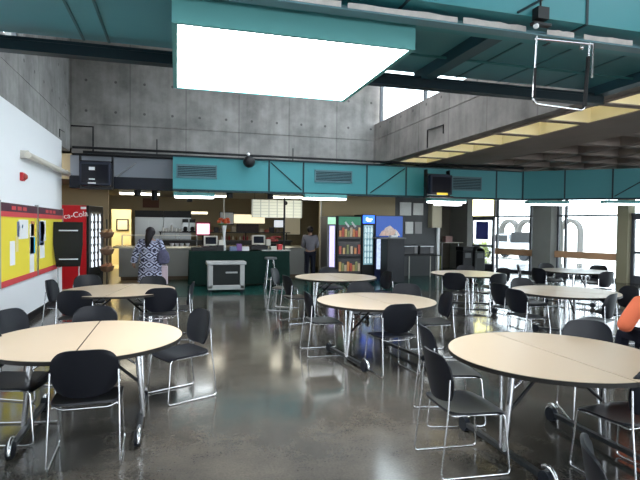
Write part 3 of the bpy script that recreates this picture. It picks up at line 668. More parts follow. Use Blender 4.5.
panel('monitor', 3.85, 4.27, 20.86, 1.65, 1.98, mat('white screen', (.8, .85, .9), .4, emit=.4), 'small white monitor right of the cashier post', 'monitor')
panel('price_sign', 2.05, 2.85, 18.4, 1.49, 1.78, mat('dark price sign', (.06, .035, .03), .6, var=.8, vscale=18), 'slanted dark price sign on the back counter', 'sign')
# produce / bottles on shelves behind
items = []
for k in range(14):
    x = 1.15 + k * .13; c = ((.35, .05, .04), (.5, .4, .3), (.2, .1, .05), (.6, .55, .5), (.3, .02, .05))[k % 5]
    h = .14 + .05 * ((k * 7) % 4) / 3
    o = MB().lathe([(.03, 0), (.034, .02), (.034, h * .6), (.012, h * .8), (.014, h)], 10).build('syrup_bottle', mat('bottle colour %d' % (k % 5), c, .3), loc=(x, 18.45, 1.2), smooth=True)
    tag(o, 'small sauce or syrup bottle in the row on the back counter worktop', 'bottle', group='bottles on the back counter')

# cashier stand
t = thing('cashier_stand', (1.75, 14.95, 0), 'cashier stand draped in dark green cloth', 'counter')
m = MB(); n = 90
per = []
for k in range(n):
    u = k / n * 4; s_i = int(u); f_ = u - s_i; hx, hy = 1.42, .4
    c = [(-hx + 2 * hx * f_, -hy), (hx, -hy + 2 * hy * f_), (hx - 2 * hx * f_, hy), (-hx, hy - 2 * hy * f_)][s_i]; per.append(c)
vs = []
for z, am in ((.06, .030), (.5, .02), (.98, .0), (1.0, -.01)):
    for k, (x, y) in enumerate(per):
        d = Vector((x / 1.42, y / .4)); d = d.normalized(); q = am * sin(k * 1.9); vs.append((x + d.x * q, y + d.y * q, z))
fs = []
for j in range(3):
    for k in range(n): fs.append((j * n + k, j * n + (k + 1) % n, (j + 1) * n + (k + 1) % n, (j + 1) * n + k))
fs.append(tuple(range(3 * n, 4 * n))); m.add(vs, fs); m.build('skirt', GREEN, t, smooth=True)
for x in (-1.3, 1.3):
    for y in (-.3, .3): MB().tube([(x, y, 0), (x, y, .9)], .02).build('leg', STEEL, t)
bx(.6, 1.45, -.42, .42, 1.0, 1.03).build('worktop', mat('pale ledge', (.5, .5, .48), .4), t)
MB().tube([(1.27, -.3, 1.0), (1.27, -.3, 2.55)], .026).build('post', BLACKM, t)
MB().tube([(-.42, .3, 1.0), (-.42, .3, 2.6)], .018).build('post', OFFW, t)
def register(loc, label, rz=0):
    t = thing('cash_register', loc, label, 'cash register', rz=rz)
    bx(-.24, .24, -.2, .22, 0, .12).build('drawer', BLACKM, t, bevel=.01)
    M_ = Matrix.Translation((0, 0, .14)) @ Matrix.Rotation(-.15, 4, 'X')
    MB().box(-.19, .19, -.05, .06, 0, .28, M_).build('monitor', OFFW, t); MB().box(-.15, .15, -.056, -.05, .04, .24, M_).build('screen', mat('navy screen', (.01, .015, .03), .15), t)
    bx(-.04, .04, -.02, .05, .12, .16).build('neck', BLACKM, t)
    bx(.22, .34, -.1, .1, .12, .3).build('printer', OFFW, t)
register((.93, 14.85, 1.0), 'left cash register with pale monitor on the green draped stand')
register((2.3, 14.85, 1.03), 'right cash register with pale monitor on the green draped stand')
# flowers
t = thing('flower_vase', (1.3, 14.8, 1.0), 'tall white vase of orange flowers on the cashier stand', 'vase')
MB().lathe([(.05, 0), (.055, .1), (.03, .4), (.07, .72), (.06, .72), (.02, .4)], 14).build('vase', PAPER, t, smooth=True)
for k in range(12):
    a = k * 2.4; r = .03 + .14 * ((k * 5) % 7) / 7; MB().ball((r * cos(a), r * sin(a), .82 + .08 * ((k * 3) % 4) / 3), (.06, .06, .045), 8, 5).build('bloom', mat('orange petals', (.75, .13, .05), .7), t, smooth=True)
    if k % 3 == 0: MB().ball((r * 1.6 * cos(a + 1), r * 1.6 * sin(a + 1), .76), (.07, .04, .03), 8, 5).build('leaf', mat('leaf green', (.05, .14, .04), .7), t)
# small things on the stand
small = [('condiment_box', .55, .16, .1, BLACKM, 'black box at the left end of the cashier stand'), ('napkin_dispenser', 1.18, .1, .16, BLACKM, 'black napkin dispenser right of the left cash register'),
         ('snack_box', 1.55, .1, .12, PHOTO, 'patterned snack box right of the orange flowers'), ('snack_box', 1.72, .07, .2, mat('purple box', (.2, .08, .3), .5), 'purple box between the two cash registers'),
         ('snack_box', 1.9, .1, .12, PAPER, 'white box left of the right cash register'), ('snack_box', 2.72, .08, .1, OFFW, 'cream box right of the right cash register'), ('condiment_box', 2.9, .07, .16, RED, 'red box at the right end of the cashier stand')]
for nme, x, hw, h, m_, lb in small:
    zb = 1.03 if x > 2.35 + .0 else 1.0
    o = MB().box(-hw, hw, -.08, .08, 0, h).build(nme, m_, loc=(x, 14.72, zb), bevel=.008); tag(o, lb, 'box')
t = thing('poinsettia', (2.78, 15.15, 1.03), 'dark red potted plant behind the right cash register', 'plant')
MB().lathe([(.09, 0), (.12, .16), (.1, .16)], 12).build('pot', BLACKM, t)
for k in range(16):
    a = k * 2.4; r = .04 + .011 * k; MB().ball((r * cos(a), r * sin(a), .26 + .1 * ((k * 3) % 5) / 4), (.08, .06, .04), 8, 5).build('leaf', mat('dark red leaf', (.28, .03, .03), .7), t)
# grey cart
t = thing('utility_cart', (1.22, 13.35, 0), 'pale grey box cart on wheels in front of the green cashier stand', 'cart')
G1 = mat('pale grey plastic', (.40, .41, .41), .5)
MB().box(-.5, .5, -.25, .25, .72, .80).box(-.46, -.34, -.23, .23, .1, .72).box(.34, .46, -.23, .23, .1, .72).box(-.46, .46, -.23, .23, .08, .2).build('shell', G1, t, bevel=.015)
bx(-.34, .34, -.2, .2, .2, .71).build('dark_bin', mat('dark bin', (.02, .025, .025), .6), t); bx(-.02, .28, -.215, -.2, .5, .54).build('handle', G1, t)
for x in (-.4, .4):
    for y in (-.18, .18): MB().tube([(x, y - .015, .045), (x, y + .015, .045)], .045, 12).build('wheel', RUBBER, t)
# bar stool
t = thing('bar_stool', (2.5, 13.95, 0), 'tall bar stool with round seat beside the cashier stand', 'stool')
MB().lathe([(.0, .80), (.17, .80), (.18, .83), (.16, .86), (0, .865)], 18).build('seat', mat('grey seat pad', (.12, .13, .14), .5), t, smooth=True)
for k in range(4):
    a = pi / 4 + k * pi / 2; MB().tube([(.1 * cos(a), .1 * sin(a), .8), (.22 * cos(a), .22 * sin(a), 0)], .011).build('leg', CHROME, t)
MB().tube([(.19 * cos(a * pi / 8), .19 * sin(a * pi / 8), .25) for a in range(17)], .009).build('foot_ring', CHROME, t)

# ================================================================== VENDING MACHINES (right of kitchen)
t = thing('vending_machine', (4.74, 15.8, 0), 'narrow vending machine with glowing lavender window, left of the snack machine', 'vending machine')
bx(-.16, .13, -.3, .4, 0, 2.05).build('cabinet', mat('grey machine', (.10, .10, .11), .4), t)
bx(-.08, .09, -.31, -.3, .4, 1.75).build('window', mat('lavender lit panel', (.62, .55, 1.0), .3, emit=.5), t)
bx(-.14, .12, -.31, -.3, 1.8, 2.02).build('header', mat('green white header', (.35, .7, .45), .4, emit=.5, var=.6, vscale=9), t)
t = thing('vending_machine', (5.32, 15.5, 0), 'black snack vending machine with green header and rows of snacks', 'vending machine')
SN = mat('snack packs', (.55, .27, .10), .5, emit=.35, var=.7, vscale=22)
MB().box(-.42, .42, 0, .8, 0, 2.07).build('cabinet', BLACKM, t, bevel=.01)
bx(-.36, .38, -.02, 0, 1.78, 2.04).build('header', mat('green header', (.015, .13, .07), .4, emit=.5, var=.5, vscale=4), t)
for x in (-.02, .2): MB().box(-.03, .03, -.03, -.02, 0, .2, Matrix.Translation((x, 0, 1.72)) @ Matrix.Rotation(-.7, 4, 'Y')).build('header_picture', PAPER, t)
for k, (z, n_) in enumerate(((1.4, 8), (.85, 6), (.3, 8))):
    f = bx(-.36, .38, -.015, 0, z - .06, z + .4).build('window', mat('dark recess', (.03, .02, .02), .2), t)
    for j in range(n_):
        xx = -.31 + j * (.64 / (n_ - 1)); hh = .20 + .1 * ((j * 5 + k) % 3) / 2
        bx(xx - .035, xx + .035, -.05, -.016, z, z + hh).build('snack_packet', mat('packet %d' % ((j + k) % 5), ((.45, .18, .06), (.35, .06, .04), (.45, .30, .12), (.18, .20, .08), (.42, .34, .24))[(j + k) % 5], .4, emit=.2), f)
t = thing('vending_machine', (5.98, 15.5, 0), 'narrow black vending machine with bright blue logo header', 'vending machine')
bx(-.22, .22, 0, .8, 0, 2.12).build('cabinet', BLACKM, t)
bx(-.2, .2, -.02, 0, 1.84, 2.1).build('header', mat('blue header', (.01, .10, .85), .3, emit=1.4), t)
MB().box(-.1, -.02, -.03, -.02, 1.92, 2.02).box(0, .12, -.03, -.02, 1.95, 1.99).box(-.06, .08, -.03, -.02, 1.9, 1.93).build('header_mark', mat('white mark', (.8, .9, 1), .4, emit=1), t)
bx(-.17, .15, -.015, 0, .5, 1.78).build('window', mat('bluish cold window', (.10, .2, .24), .15, emit=.5), t)
for z in range(6):
    for j in range(3):
        MB().lathe([(.03, 0), (.032, .12), (.013, .16), (.013, .18)], 8, Matrix.Translation((-.11 + j * .1, -.03, .55 + z * .2))).build('drink_bottle', mat('pale bottle', (.5, .62, .65), .3, emit=.4), t)
t = thing('vending_machine', (6.72, 15.5, 0), 'blue fronted vending machine with mountain picture on its door', 'vending machine')
bx(-.5, .46, 0, .8, 0, 2.1).build('cabinet', mat('navy cabinet', (.02, .03, .10), .4), t)
bx(-.48, .45, -.02, 0, 1.4, 2.08).build('door_picture', mat('blue sky print', (.03, .10, .42), .4, emit=.25), t)
mt = MB()
for k, (x, r, h) in enumerate(((-.02, .30, .34), (-.2, .18, .2), (.17, .2, .22))): mt.add([(x - r, -.026, 1.44), (x + r, -.026, 1.44), (x + r * .5, -.026, 1.44 + h * .7), (x + .02, -.026, 1.44 + h), (x - r * .5, -.026, 1.44 + h * .75)], [(0, 1, 2, 3, 4)])
mt.build('mountain_print', mat('mountain print', (.50, .42, .38), .5, emit=.25, var=.7, vscale=14), t)
bx(-.45, -.1, -.02, 0, .35, 1.33).build('window', mat('white lit window', (.45, .55, .8), .3, emit=.6, var=.9, vscale=9), t)
o = thing('cabinet', (6.48, 14.9, 0), 'tall charcoal grey cabinet standing before the blue vending machine', 'cabinet')
bx(-.22, .36, -.3, .25, 0, 1.36).build('body', mat('charcoal laminate', (.045, .05, .06), .45), o, bevel=.008)
bx(-.50, .40, -.33, .28, 1.36, 1.40).build('top', mat('grey top', (.16, .17, .18), .4), o)
bx(-.19, .33, -.315, -.3, .1, 1.3).build('door', mat('charcoal laminate', (.045, .05, .06), .45), o)
# microwaves counter
t = thing('side_table', (7.86, 15.9, 0), 'black narrow table carrying the two microwaves', 'table')
bx(-.65, .78, -.3, .3, .76, .80).build('tabletop', BLACKM, t)
for x in (-.35, .7):
    for y in (-.25, .25): MB().tube([(x, y, 0), (x, y, .76)], .018).build('leg', OFFW, t)
for k, x in enumerate((7.57, 8.16)):
    t = thing('microwave', (x, 15.85, .80), ('left black microwave on the narrow table', 'right black microwave on the narrow table')[k], 'microwave')
    bx(-.27, .27, -.2, .2, .01, .31).build('casing', BLACKM, t, bevel=.01); bx(-.24, .1, -.208, -.2, .05, .27).build('door', mat('microwave glass', (.05, .055, .06), .1), t)
    bx(.13, .24, -.207, -.2, .05, .27).build('control_panel', mat('grey panel', (.15, .15, .16), .4), t); bx(-.25, .25, -.208, -.2, .28, .295).build('trim', STEEL, t)
# notices on the grey wall
for (x0, x1, z0, z1, lb) in ((7.52, 7.95, 2.14, 2.6, 'upper left white notice on the dark grey wall'), (8.03, 8.42, 2.16, 2.58, 'upper right white notice on the dark grey wall'),
                             (7.74, 8.04, 1.5, 1.92, 'lower bright white notice on the dark grey wall'), (8.1, 8.38, 1.5, 1.92, 'lower grey notice on the dark grey wall')):
    o = bx(x0, x1, 16.47, 16.5, z0, z1).build('notice', mat('grey notice', (.3, .3, .3), .6) if 'grey notice' in lb else mat('notice paper', (.62, .64, .62), .6, var=.1, vscale=15)); tag(o, lb, 'notice')
o = thing('wall_cabinet', (8.82, 16.3, 1.72), 'cream metal box cabinet high at the corner of the grey wall', 'cabinet')
bx(-.2, .17, -.12, .2, 0, .84).build('box', mat('cream metal', (.42, .38, .27), .5), o); bx(-.18, .15, -.13, -.12, .03, .81).build('door', MATS['cream metal'], o)
o = bx(8.93, 9.03, 16.36, 16.46, .0, 1.75).build('corner_post', mat('white post', (.75, .77, .78), .5)); tag(o, 'white upright post at the corner beside the microwaves', 'post')
o = MB().lathe([(.06, 0), (.07, .06), (.03, .14), (.015, .2)], 10).build('bottle', PAPER, loc=(6.72, 15.0, 1.40)); tag(o, 'small white bottle on the charcoal cabinet top', 'bottle')
o = bx(6.45, 6.65, 14.75, 14.95, 1.40, 1.47).build('paper_tray', PAPER); tag(o, 'white paper tray on top of the charcoal cabinet', 'tray')
# recess table
t = thing('side_table', (10.9, 19.0, 0), 'small pale table in the brown concrete recess', 'table')
bx(-.35, .5, -.3, .3, 1.1, 1.13).build('tabletop', OFFW, t)
for x in (-.3, .45): MB().tube([(x, 0, 0), (x, 0, 1.1)], .02).build('leg', STEEL, t)
o = MB().box(-.16, .16, -.12, .12, 0, .25).build('tissue_box', mat('dusty pink box', (.5, .3, .28), .6), loc=(10.85, 19.0, 1.13)); tag(o, 'dusty pink box on the small table in the recess', 'box')
o = bx(10.4, 10.7, 19.2, 19.5, .0, .55).build('waste_bin', mat('lime bin', (.35, .38, .08), .5), bevel=.03); tag(o, 'yellow green low bin under the recess table', 'bin')
# trash bins by the door
def binn(x, y, w_, h, m, label, dome):
    t = thing('trash_bin', (x, y, 0), label, 'trash bin', rz=.1)
    bx(-w_, w_, -w_, w_, .0, h * .85).build('body', m, t, bevel=.03)
    if dome: MB().shell(lambda s, q: (s * w_, q * w_, h * .85 + .2 * (1 - s * s) * (1 - .3 * q * q)), 8, 8, .02).build('lid', m, t, smooth=True)
    else: bx(-w_ - .01, w_ + .01, -w_ - .01, w_ + .01, h * .85, h).build('lid', m, t, bevel=.02)
    bx(-w_ * .6, w_ * .6, -w_ - .012, -w_, h * .6, h * .78).build('flap', mat('bin flap', (.07, .075, .08), .4), t)
binn(10.42, 17.0, .22, 1.02, BLACKM, 'black square trash bin left of the domed bin', False)
binn(10.93, 17.0, .23, 1.0, mat('charcoal bin', (.04, .045, .045), .4), 'charcoal domed trash bin beside the entrance door', True)
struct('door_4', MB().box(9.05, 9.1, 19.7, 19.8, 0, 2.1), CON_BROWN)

# ================================================================== TABLES
def make_table(loc, rz, label):
    t = thing('folding_table', loc, label, 'table', rz, 'round folding cafeteria tables')
    R = .775; Z = .735
    for sg in (1, -1):
        n = 32
        arc = [((R - .006) * cos(-pi / 2 + pi * k / n) * sg, (R - .006) * sin(-pi / 2 + pi * k / n) * sg) for k in range(n + 1)]
        arc = [(x + .006 * sg, y) for x, y in arc]
        tp = MB().prism(arc, Z, Z + .027).build('tabletop', LAM, t)
        arc2 = [((R) * cos(-pi / 2 + pi * k / n) * sg, (R) * sin(-pi / 2 + pi * k / n) * sg) for k in range(n + 1)]
        arc2 = [(x + .003 * sg, y) for x, y in arc2]
        MB().prism(arc2, Z - .006, Z + .0235).build('edge_band', EDGE, tp)
    for sg in (1, -1):
        MB().tube([(.46 * sg, -.08, .075), (.40 * sg, -.08, .72)], [.022, .026], 10).tube([(.46 * sg, -.03, .075), (.43 * sg, .02, .72)], .012, 8).build('leg', CHROME, t, smooth=True)
        bx(.44 * sg - .02, .44 * sg + .02, -.5, .5, .05, .085).build('floor_bar', DKBAR, t)
        bx(.40 * sg - .02, .40 * sg + .02, -.45, .45, .70, .728).build('top_rail', DKBAR, t)
        MB().tube([(.44 * sg, -.08, .36), (.03 * sg, -.04, .71)], .014, 8).build('brace', BLACKM, t)
        MB().tube([(.415 * sg, -.08, .52), (.16 * sg, -.08, .71)], .009, 8).build('brace', CHROME, t)
        for e in (1, -1):
            c = MB().tube([(.44 * sg - .022, .5 * e, .06), (.44 * sg + .022, .5 * e, .06)], .06, 16).build('caster', RUBBER, t, smooth=True)
            c['label'] = 'dark rubber wheel'
            pts = [(.44 * sg + .012, .5 * e + .08 * e * cos(a), .065 + .08 * sin(a)) for a in [radians(q) for q in range(-10, 131, 20)]]
            MB().tube(pts, .014, 8).build('fender', CHROME, c, smooth=True)
            MB().tube([(.44 * sg, .5 * e, .05), (.44 * sg, .5 * e, .13)], .012, 6).build('stem', CHROME, c)
    return t
tbl = make_table((-.73, 4.66, 0), 0, 'round beige folding table nearest at the left, black chair before it')
dup(tbl, (-.80, 7.98, 0), radians(-10), 'round beige folding table at the left, behind the nearest left one')
dup(tbl, (2.52, 6.22, 0), radians(8), 'round beige folding table in the middle of the hall')
dup(tbl, (2.93, 9.3, 0), radians(4), 'round beige folding table behind the middle one, before the snack machine')
dup(tbl, (2.80, 3.30, 0), 0, 'largest looking round beige table at the lower right')
dup(tbl, (5.78, 6.55, 0), radians(40), 'round beige folding table at right, behind the lower right one')
dup(tbl, (5.95, 9.55, 0), radians(60), 'round beige folding table near the trash bins and entrance')
dup(tbl, (8.9, 9.75, 0), radians(30), 'pale round folding table nearest the bright right windows')

# ================================================================== CHAIRS
def make_chair(loc, rz, label):
    """faces local +y"""
    t = thing('stacking_chair', loc, label, 'chair', rz, 'black stacking chairs with chrome sled legs')
    def seat(s, q):
        x = s * .235 * (1 - .10 * abs(q) ** 7) * (1 - .03 * (q < 0) * q * q); y = q * .225 * (1 - .08 * abs(s) ** 7)
        z = .452 - .030 * max(0, (q - .45) / .55) ** 2 + .012 * max(0, (-q - .3) / .7) ** 2 - .012 * (1 - s * s) * (1 - q * q)
        return (x, y, z)
    MB().shell(seat, 16, 14, .016).build('seat', PLAST, t, smooth=True)
    def back(s, q):
        wd = .228 - .045 * max(0, -q) ** 1.6 - .012 * max(0, q)
        x = s * wd * (1 - .13 * max(0, (q - .35) / .65) ** 3 * abs(s) ** 2) * (1 - .10 * max(0, -q) ** 6)
        z = .672 + q * .172 - .038 * (abs(s) ** 4) * max(0, q) + .02 * (abs(s) ** 4) * max(0, -q)
        y = -.262 - .028 * q + .055 * s * s
        return (x, y, z)
    MB().shell(back, 16, 14, .014).build('backrest', PLAST, t, smooth=True)
    for sg in (1, -1):
        P = [(sg * .222, -.222, .685), (sg * .228, -.235, .45), (sg * .238, -.285, .010), (sg * .238, .235, .010), (sg * .215, .195, .425), (sg * .215, -.20, .432)]
        MB().tube(fillet(P, .035), .0075, 8).build('side_frame', CHROME, t, smooth=True)
    MB().tube(fillet([(-.215, -.15, .428), (-.16, -.16, .40), (.16, -.16, .40), (.215, -.15, .428)], .06), .007).build('crossbar', CHROME, t, smooth=True)
    MB().tube(fillet([(-.218, .16, .425), (-.15, .15, .39), (.15, .15, .39), (.218, .16, .425)], .06), .007).build('crossbar', CHROME, t, smooth=True)
    return t
CH = [
 (-.63, 4.10, 92, 'black chair with its back to the viewer at the near left table'),
 (.03, 5.30, 206, 'black chair on the right side of the near left table, facing left'),
 (-1.25, 4.62, 350, 'black chair cut by the left edge, its seat at the near left table'),
 (-1.42, 5.72, 335, 'black chair at far left of the near left table, by the white wall'),
 (-.84, 5.62, 268, 'black chair tucked behind the near left table, only its back top showing'),
 (-1.66, 8.72, 350, 'black chair by the yellow board, left side of the back left table'),
 (-1.29, 7.60, 86, 'black chair in front of the back left table, at its left'),
 (-1.42, 9.30, 285, 'black chair behind the back left table, in front of the display stand'),
 (-.42, 8.92, 262, 'black chair behind the back left table, in front of the woman'),
 (-.25, 7.66, 100, 'black chair in front of the back left table, at its right'),
 (-.02, 8.12, 175, 'black chair at the right side of the back left table, seen edge on'),
 (1.94, 6.66, 358, 'black chair on the left side of the middle table, facing right'),
 (2.78, 7.35, 265, 'black chair behind the middle table, at its left'),
 (2.47, 5.62, 94, 'black chair before the middle table with its back to the viewer'),
 (3.35, 7.05, 245, 'black chair behind the middle table, at its right'),
 (3.33, 6.25, 172, 'black chair at the right end of the middle table, facing left'),
 (3.78, 9.3, 185, 'black chair right of the table before the snack machine'),
 (3.15, 10.32, 265, 'black chair behind the table before the snack machine'),
 (2.15, 10.3, 330, 'greyish lit chair near the cashier stand, furthest left of the far middle table'),
 (2.12, 8.95, 10, 'black chair at the front left of the table before the snack machine'),
 (2.03, 3.28, 356, 'nearest chair on the left of the lower right table, facing right'),
 (2.40, 4.10, 348, 'black chair behind the nearest one, left of the lower right table'),
 (3.68, 3.78, 244, 'black chair behind the lower right table, beside the orange shirt'),
 (3.02, 2.83, 96, 'black chair at the right edge before the lower right table'),
 (1.84, 1.54, -35, 'black chair cut off by the bottom edge at lower right'),
 (4.98, 6.38, 6, 'black chair at the front left of the right hand table'),
 (5.20, 7.08, 8, 'black chair at the back left of the right hand table'),
 (5.90, 7.52, 268, 'black chair directly behind the right hand table'),
 (5.66, 5.86, 116, 'black chair before the right hand table with its back to the viewer'),
 (6.55, 6.35, 170, 'black chair at the right end of the right hand table'),
 (5.40, 9.10, 50, 'black chair at the front left of the table near the trash bins'),
 (6.02, 8.86, 100, 'black chair before the table near the trash bins'),
 (6.75, 9.75, 185, 'black chair right of the table near the trash bins'),
 (6.45, 10.40, 245, 'black chair behind the table near the trash bins'),
 (8.25, 10.55, 320, 'black chair behind the pale window table, at its left'),
 (8.05, 9.70, 5, 'black chair left of the pale table by the windows'),
 (9.05, 10.75, 262, 'black chair directly behind the pale table by the windows'),
 (9.75, 10.10, 200, 'black chair behind the pale window table, at its right'),
 (8.70, 8.92, 95, 'black chair before the pale table by the windows'),
 (5.17, 4.26, 76, 'black chair at the right edge that the person in orange sits on'),
]
chair = None
for x, y, h, lb in CH:
    rz = radians(h - 90)
    if chair is None: chair = make_chair((x, y, 0), rz, lb)
    else: dup(chair, (x, y, 0), rz, lb)

# ================================================================== PEOPLE
def skin_mesh(name, joints, edges, levels=2):
    """joints: dict name -> (x,y,z,r) ; first joint is the root"""
    me = bpy.data.meshes.new(name); keys = list(joints); idx = {k: i for i, k in enumerate(keys)}
    me.from_pydata([joints[k][:3] for k in keys], [(idx[a], idx[b]) for a, b in edges], []); me.update()
    o = bpy.data.objects.new(name, me); COL.objects.link(o)
    o.modifiers.new('skin', 'SKIN'); o.modifiers['skin'].use_smooth_shade = True
    if not me.skin_vertices: me.skin_vertices.new()
    for k, sv in zip(keys, me.skin_vertices[0].data):
        r = joints[k][3:]; sv.radius = (r[0], r[1] if len(r) > 1 else r[0]); sv.use_root = (k == keys[0])
    s = o.modifiers.new('sub', 'SUBSURF'); s.levels = levels; s.render_levels = levels
    dg = bpy.context.evaluated_depsgraph_get(); dg.update()
    out = bpy.data.meshes.new_from_object(o.evaluated_get(dg)); bpy.data.objects.remove(o)
    return [tuple(v.co) for v in out.vertices], [tuple(p.vertices) for p in out.polygons]

def hand(mb, wrist, direction, side, curl=.5):
    """palm, four unequal bent fingers and a thumb"""
    d = Vector(direction).normalized(); sd = Vector(side); sd = (sd - d * sd.dot(d)).normalized(); nrm = d.cross(sd)
    W = Vector(wrist)
    mb.tube([W, W + d * .03, W + d * .085, W + d * .095], [.024, .034, .038, .022], 10, rz=.55)
    for k, (o, l) in enumerate(((-.028, .068), (-.009, .078), (.010, .072), (.028, .056))):
        b = W + d * .085 + sd * o
        m1 = b + (d * .75 + nrm * curl * .5) * l * .5; m2 = m1 + (d * .4 + nrm * curl) * l * .5
        mb.tube([b - d * .02, b, m1, m2, m2 + (m2 - m1) * .1], [.009, .009, .0085, .0075, .003], 7)
    b = W + d * .03 - sd * .03
    mb.tube([W + d * .02, b, b + d * .03 - sd * .025 + nrm * .01, b + d * .055 - sd * .03 + nrm * .025], [.012, .012, .010, .006], 7)

def face(mb, c, fwd, r=.095):
    c = Vector(c); f = Vector(fwd).normalized(); s = f.cross(Vector((0, 0, 1))).normalized()
    mb.tube([c + f * (r - .012) + Vector((0, 0, .02)), c + f * (r + .02) + Vector((0, 0, -.015)), c + f * (r - .01) + Vector((0, 0, -.025))], [.008, .014, .008], 8)
    for e in (1, -1):
        mb.ball(c + f * (r - .016) + s * e * .032 + Vector((0, 0, .015)), .012, 8, 6); mb.ball(c + s * e * (r - .016), (.012, .02, .03), 8, 6)
    mb.tube([c + f * (r - .012) - s * .025 + Vector((0, 0, -.055)), c + f * (r - .004) + Vector((0, 0, -.055)), c + f * (r - .012) + s * .025 + Vector((0, 0, -.055))], [.003, .007, .003], 8)

SKIN = mat('brown skin', (.24, .13, .085), .55); SKIN2 = mat('light brown skin', (.35, .2, .14), .55)
HAIR = mat('dark hair', (.012, .008, .012), .5)
E_ = [('pelvis', 'waist'), ('waist', 'chest'), ('chest', 'neck0'), ('neck0', 'neck'), ('neck', 'chin'), ('chin', 'head'), ('head', 'crown'),
      ('chest', 'shL'), ('shL', 'elL'), ('elL', 'wrL'), ('chest', 'shR'), ('shR', 'elR'), ('elR', 'wrR'),
      ('pelvis', 'hipL'), ('hipL', 'knL'), ('knL', 'anL'), ('anL', 'toL'), ('pelvis', 'hipR'), ('hipR', 'knR'), ('knR', 'anR'), ('anR', 'toR')]

def person(loc, rz, J, label, name='person', skin=SKIN, sides=((1, 0, 0), (-1, 0, 0)), curl=.5, fwd=(0, 1, 0)):
    t = thing(name, loc, label, 'person', rz)
    mb = MB(); v, f = skin_mesh('b', J, E_); mb.add(v, f)
    for s, sd in (('L', sides[0]), ('R', sides[1])):
        e, w_ = Vector(J['el' + s][:3]), Vector(J['wr' + s][:3]); hand(mb, w_, w_ - e, (0, 1 if s == 'L' else -1, 0), s == 'L' and sd[0] or sd[0])
    h = Vector(J['head'][:3]); face(mb, h, fwd)
    mb.build('body', skin, t, smooth=True)
    return t

# woman in patterned cardigan, walking away from the viewer (+y)
J = dict(pelvis=(0, 0, .90, .125, .10), waist=(0, -.01, 1.05, .12, .09), chest=(0, 0, 1.24, .14, .10), neck0=(0, .0, 1.38, .06), neck=(0, .01, 1.43, .048), chin=(0, .02, 1.48, .06), head=(0, .025, 1.54, .088, .10), crown=(0, .02, 1.60, .055),
         shL=(-.19, 0, 1.32, .06), elL=(-.30, -.02, 1.08, .045), wrL=(-.36, .06, .86, .028), shR=(.19, 0, 1.32, .06), elR=(.28, .0, 1.06, .045), wrR=(.20, .20, 1.00, .028),
         hipL=(-.09, 0, .86, .09), knL=(-.10, .02, .47, .058), anL=(-.10, -.04, .09, .038), toL=(-.11, .10, .04, .035), hipR=(.09, 0, .86, .09), knR=(.10, .06, .48, .058), anR=(.10, .02, .09, .038), toR=(.11, .17, .04, .035))
wo = person((-.58, 12.2, 0.004), radians(-4), J, 'woman in long black and white patterned cardigan walking away with a bag')
COAT = coat_mat()
mb = MB()
prof = [(1.36, .10, .07), (1.34, .17, .09), (1.28, .215, .115), (1.15, .215, .13), (1.0, .215, .135), (.85, .245, .155), (.7, .26, .165), (.5, .275, .175), (.42, .28, .18)]
seg = 28; v = []; f = []
for (z, a, b_) in prof:
    for k in range(seg):
        q = 2 * pi * k / seg; wv = 1 + (.03 * sin(5 * q) if z < 1 else 0); v.append((a * cos(q) * wv, b_ * sin(q) * wv, z))
for i in range(len(prof) - 1):
    for k in range(seg): f.append((i * seg + k, i * seg + (k + 1) % seg, (i + 1) * seg + (k + 1) % seg, (i + 1) * seg + k))
mb.add(v, f)
mb.tube([(-.12, 0, 1.33), (-.19, 0, 1.32), (-.25, -.01, 1.2), (-.31, -.02, 1.07), (-.345, .03, .93), (-.36, .05, .87)], [.07, .085, .08, .075, .078, .08], 14)
mb.tube([(.12, 0, 1.33), (.19, 0, 1.32), (.24, 0, 1.2), (.29, .0, 1.06), (.25, .1, 1.02), (.21, .18, 1.0)], [.07, .085, .08, .075, .07, .07], 14)
mb.build('cardigan', COAT, wo, smooth=True)
v, f = skin_mesh('tr', dict(p=(0, 0, .9, .135, .11), a=(-.09, 0, .84, .105), b=(-.10, .02, .47, .075), c=(-.10, -.04, .11, .062), d=(.09, 0, .84, .105), e=(.10, .06, .48, .075), g=(.10, .02, .11, .062)), [('p', 'a'), ('a', 'b'), ('b', 'c'), ('p', 'd'), ('d', 'e'), ('e', 'g')], 1)
MB().add(v, f).build('trousers', mat('black trousers', (.015, .015, .02), .8), wo, smooth=True)
mb = MB().ball((0, 0, 1.555), (.108, .118, .118), 16, 12).tube([(.0, -.08, 1.55), (-.02, -.11, 1.44), (-.05, -.11, 1.32), (-.07, -.10, 1.2)], [.09, .085, .06, .02], 12)
mb.build('hair', HAIR, wo, smooth=True)
for x, y in ((-.105, .02), (.105, .09)): MB().tube([(x, y - .1, .045), (x, y, .05), (x, y + .1, .04)], [.035, .045, .035], 10).build('shoe', BLACKM, wo, smooth=True)
t = thing('shoulder_bag', (-.58 + .28, 12.1, .82), 'dark slouchy shoulder bag on the right side of the woman', 'bag')
MB().lathe([(.03, 0), (.12, .03), (.15, .12), (.12, .26), (.05, .34)], 16, Matrix.Diagonal((1, .6, 1, 1))).build('pouch', mat('dark patterned bag', (.06, .06, .11), .8, var=.7, vscale=20), t, smooth=True)
MB().tube([(-.03, 0, .32), (-.08, -.02, .5), (-.13, .04, .56), (-.06, .1, .5), (.03, .03, .32)], .012).build('strap', mat('dark patterned bag', (.06, .06, .11), .8), t)
t = thing('tote_bag', (-.58 + .31, 12.2, .36), 'pale pink tote hanging at the woman\'s right side', 'bag')
bx(-.07, .07, -.06, .1, 0, .42).build('body', mat('pale pink cloth', (.5, .4, .45), .8), t, bevel=.02)
MB().tube([(-.04, 0, .42), (-.02, .05, .60), (.04, 0, .42)], .008).build('handle', mat('pale pink cloth', (.5, .4, .45), .8), t)

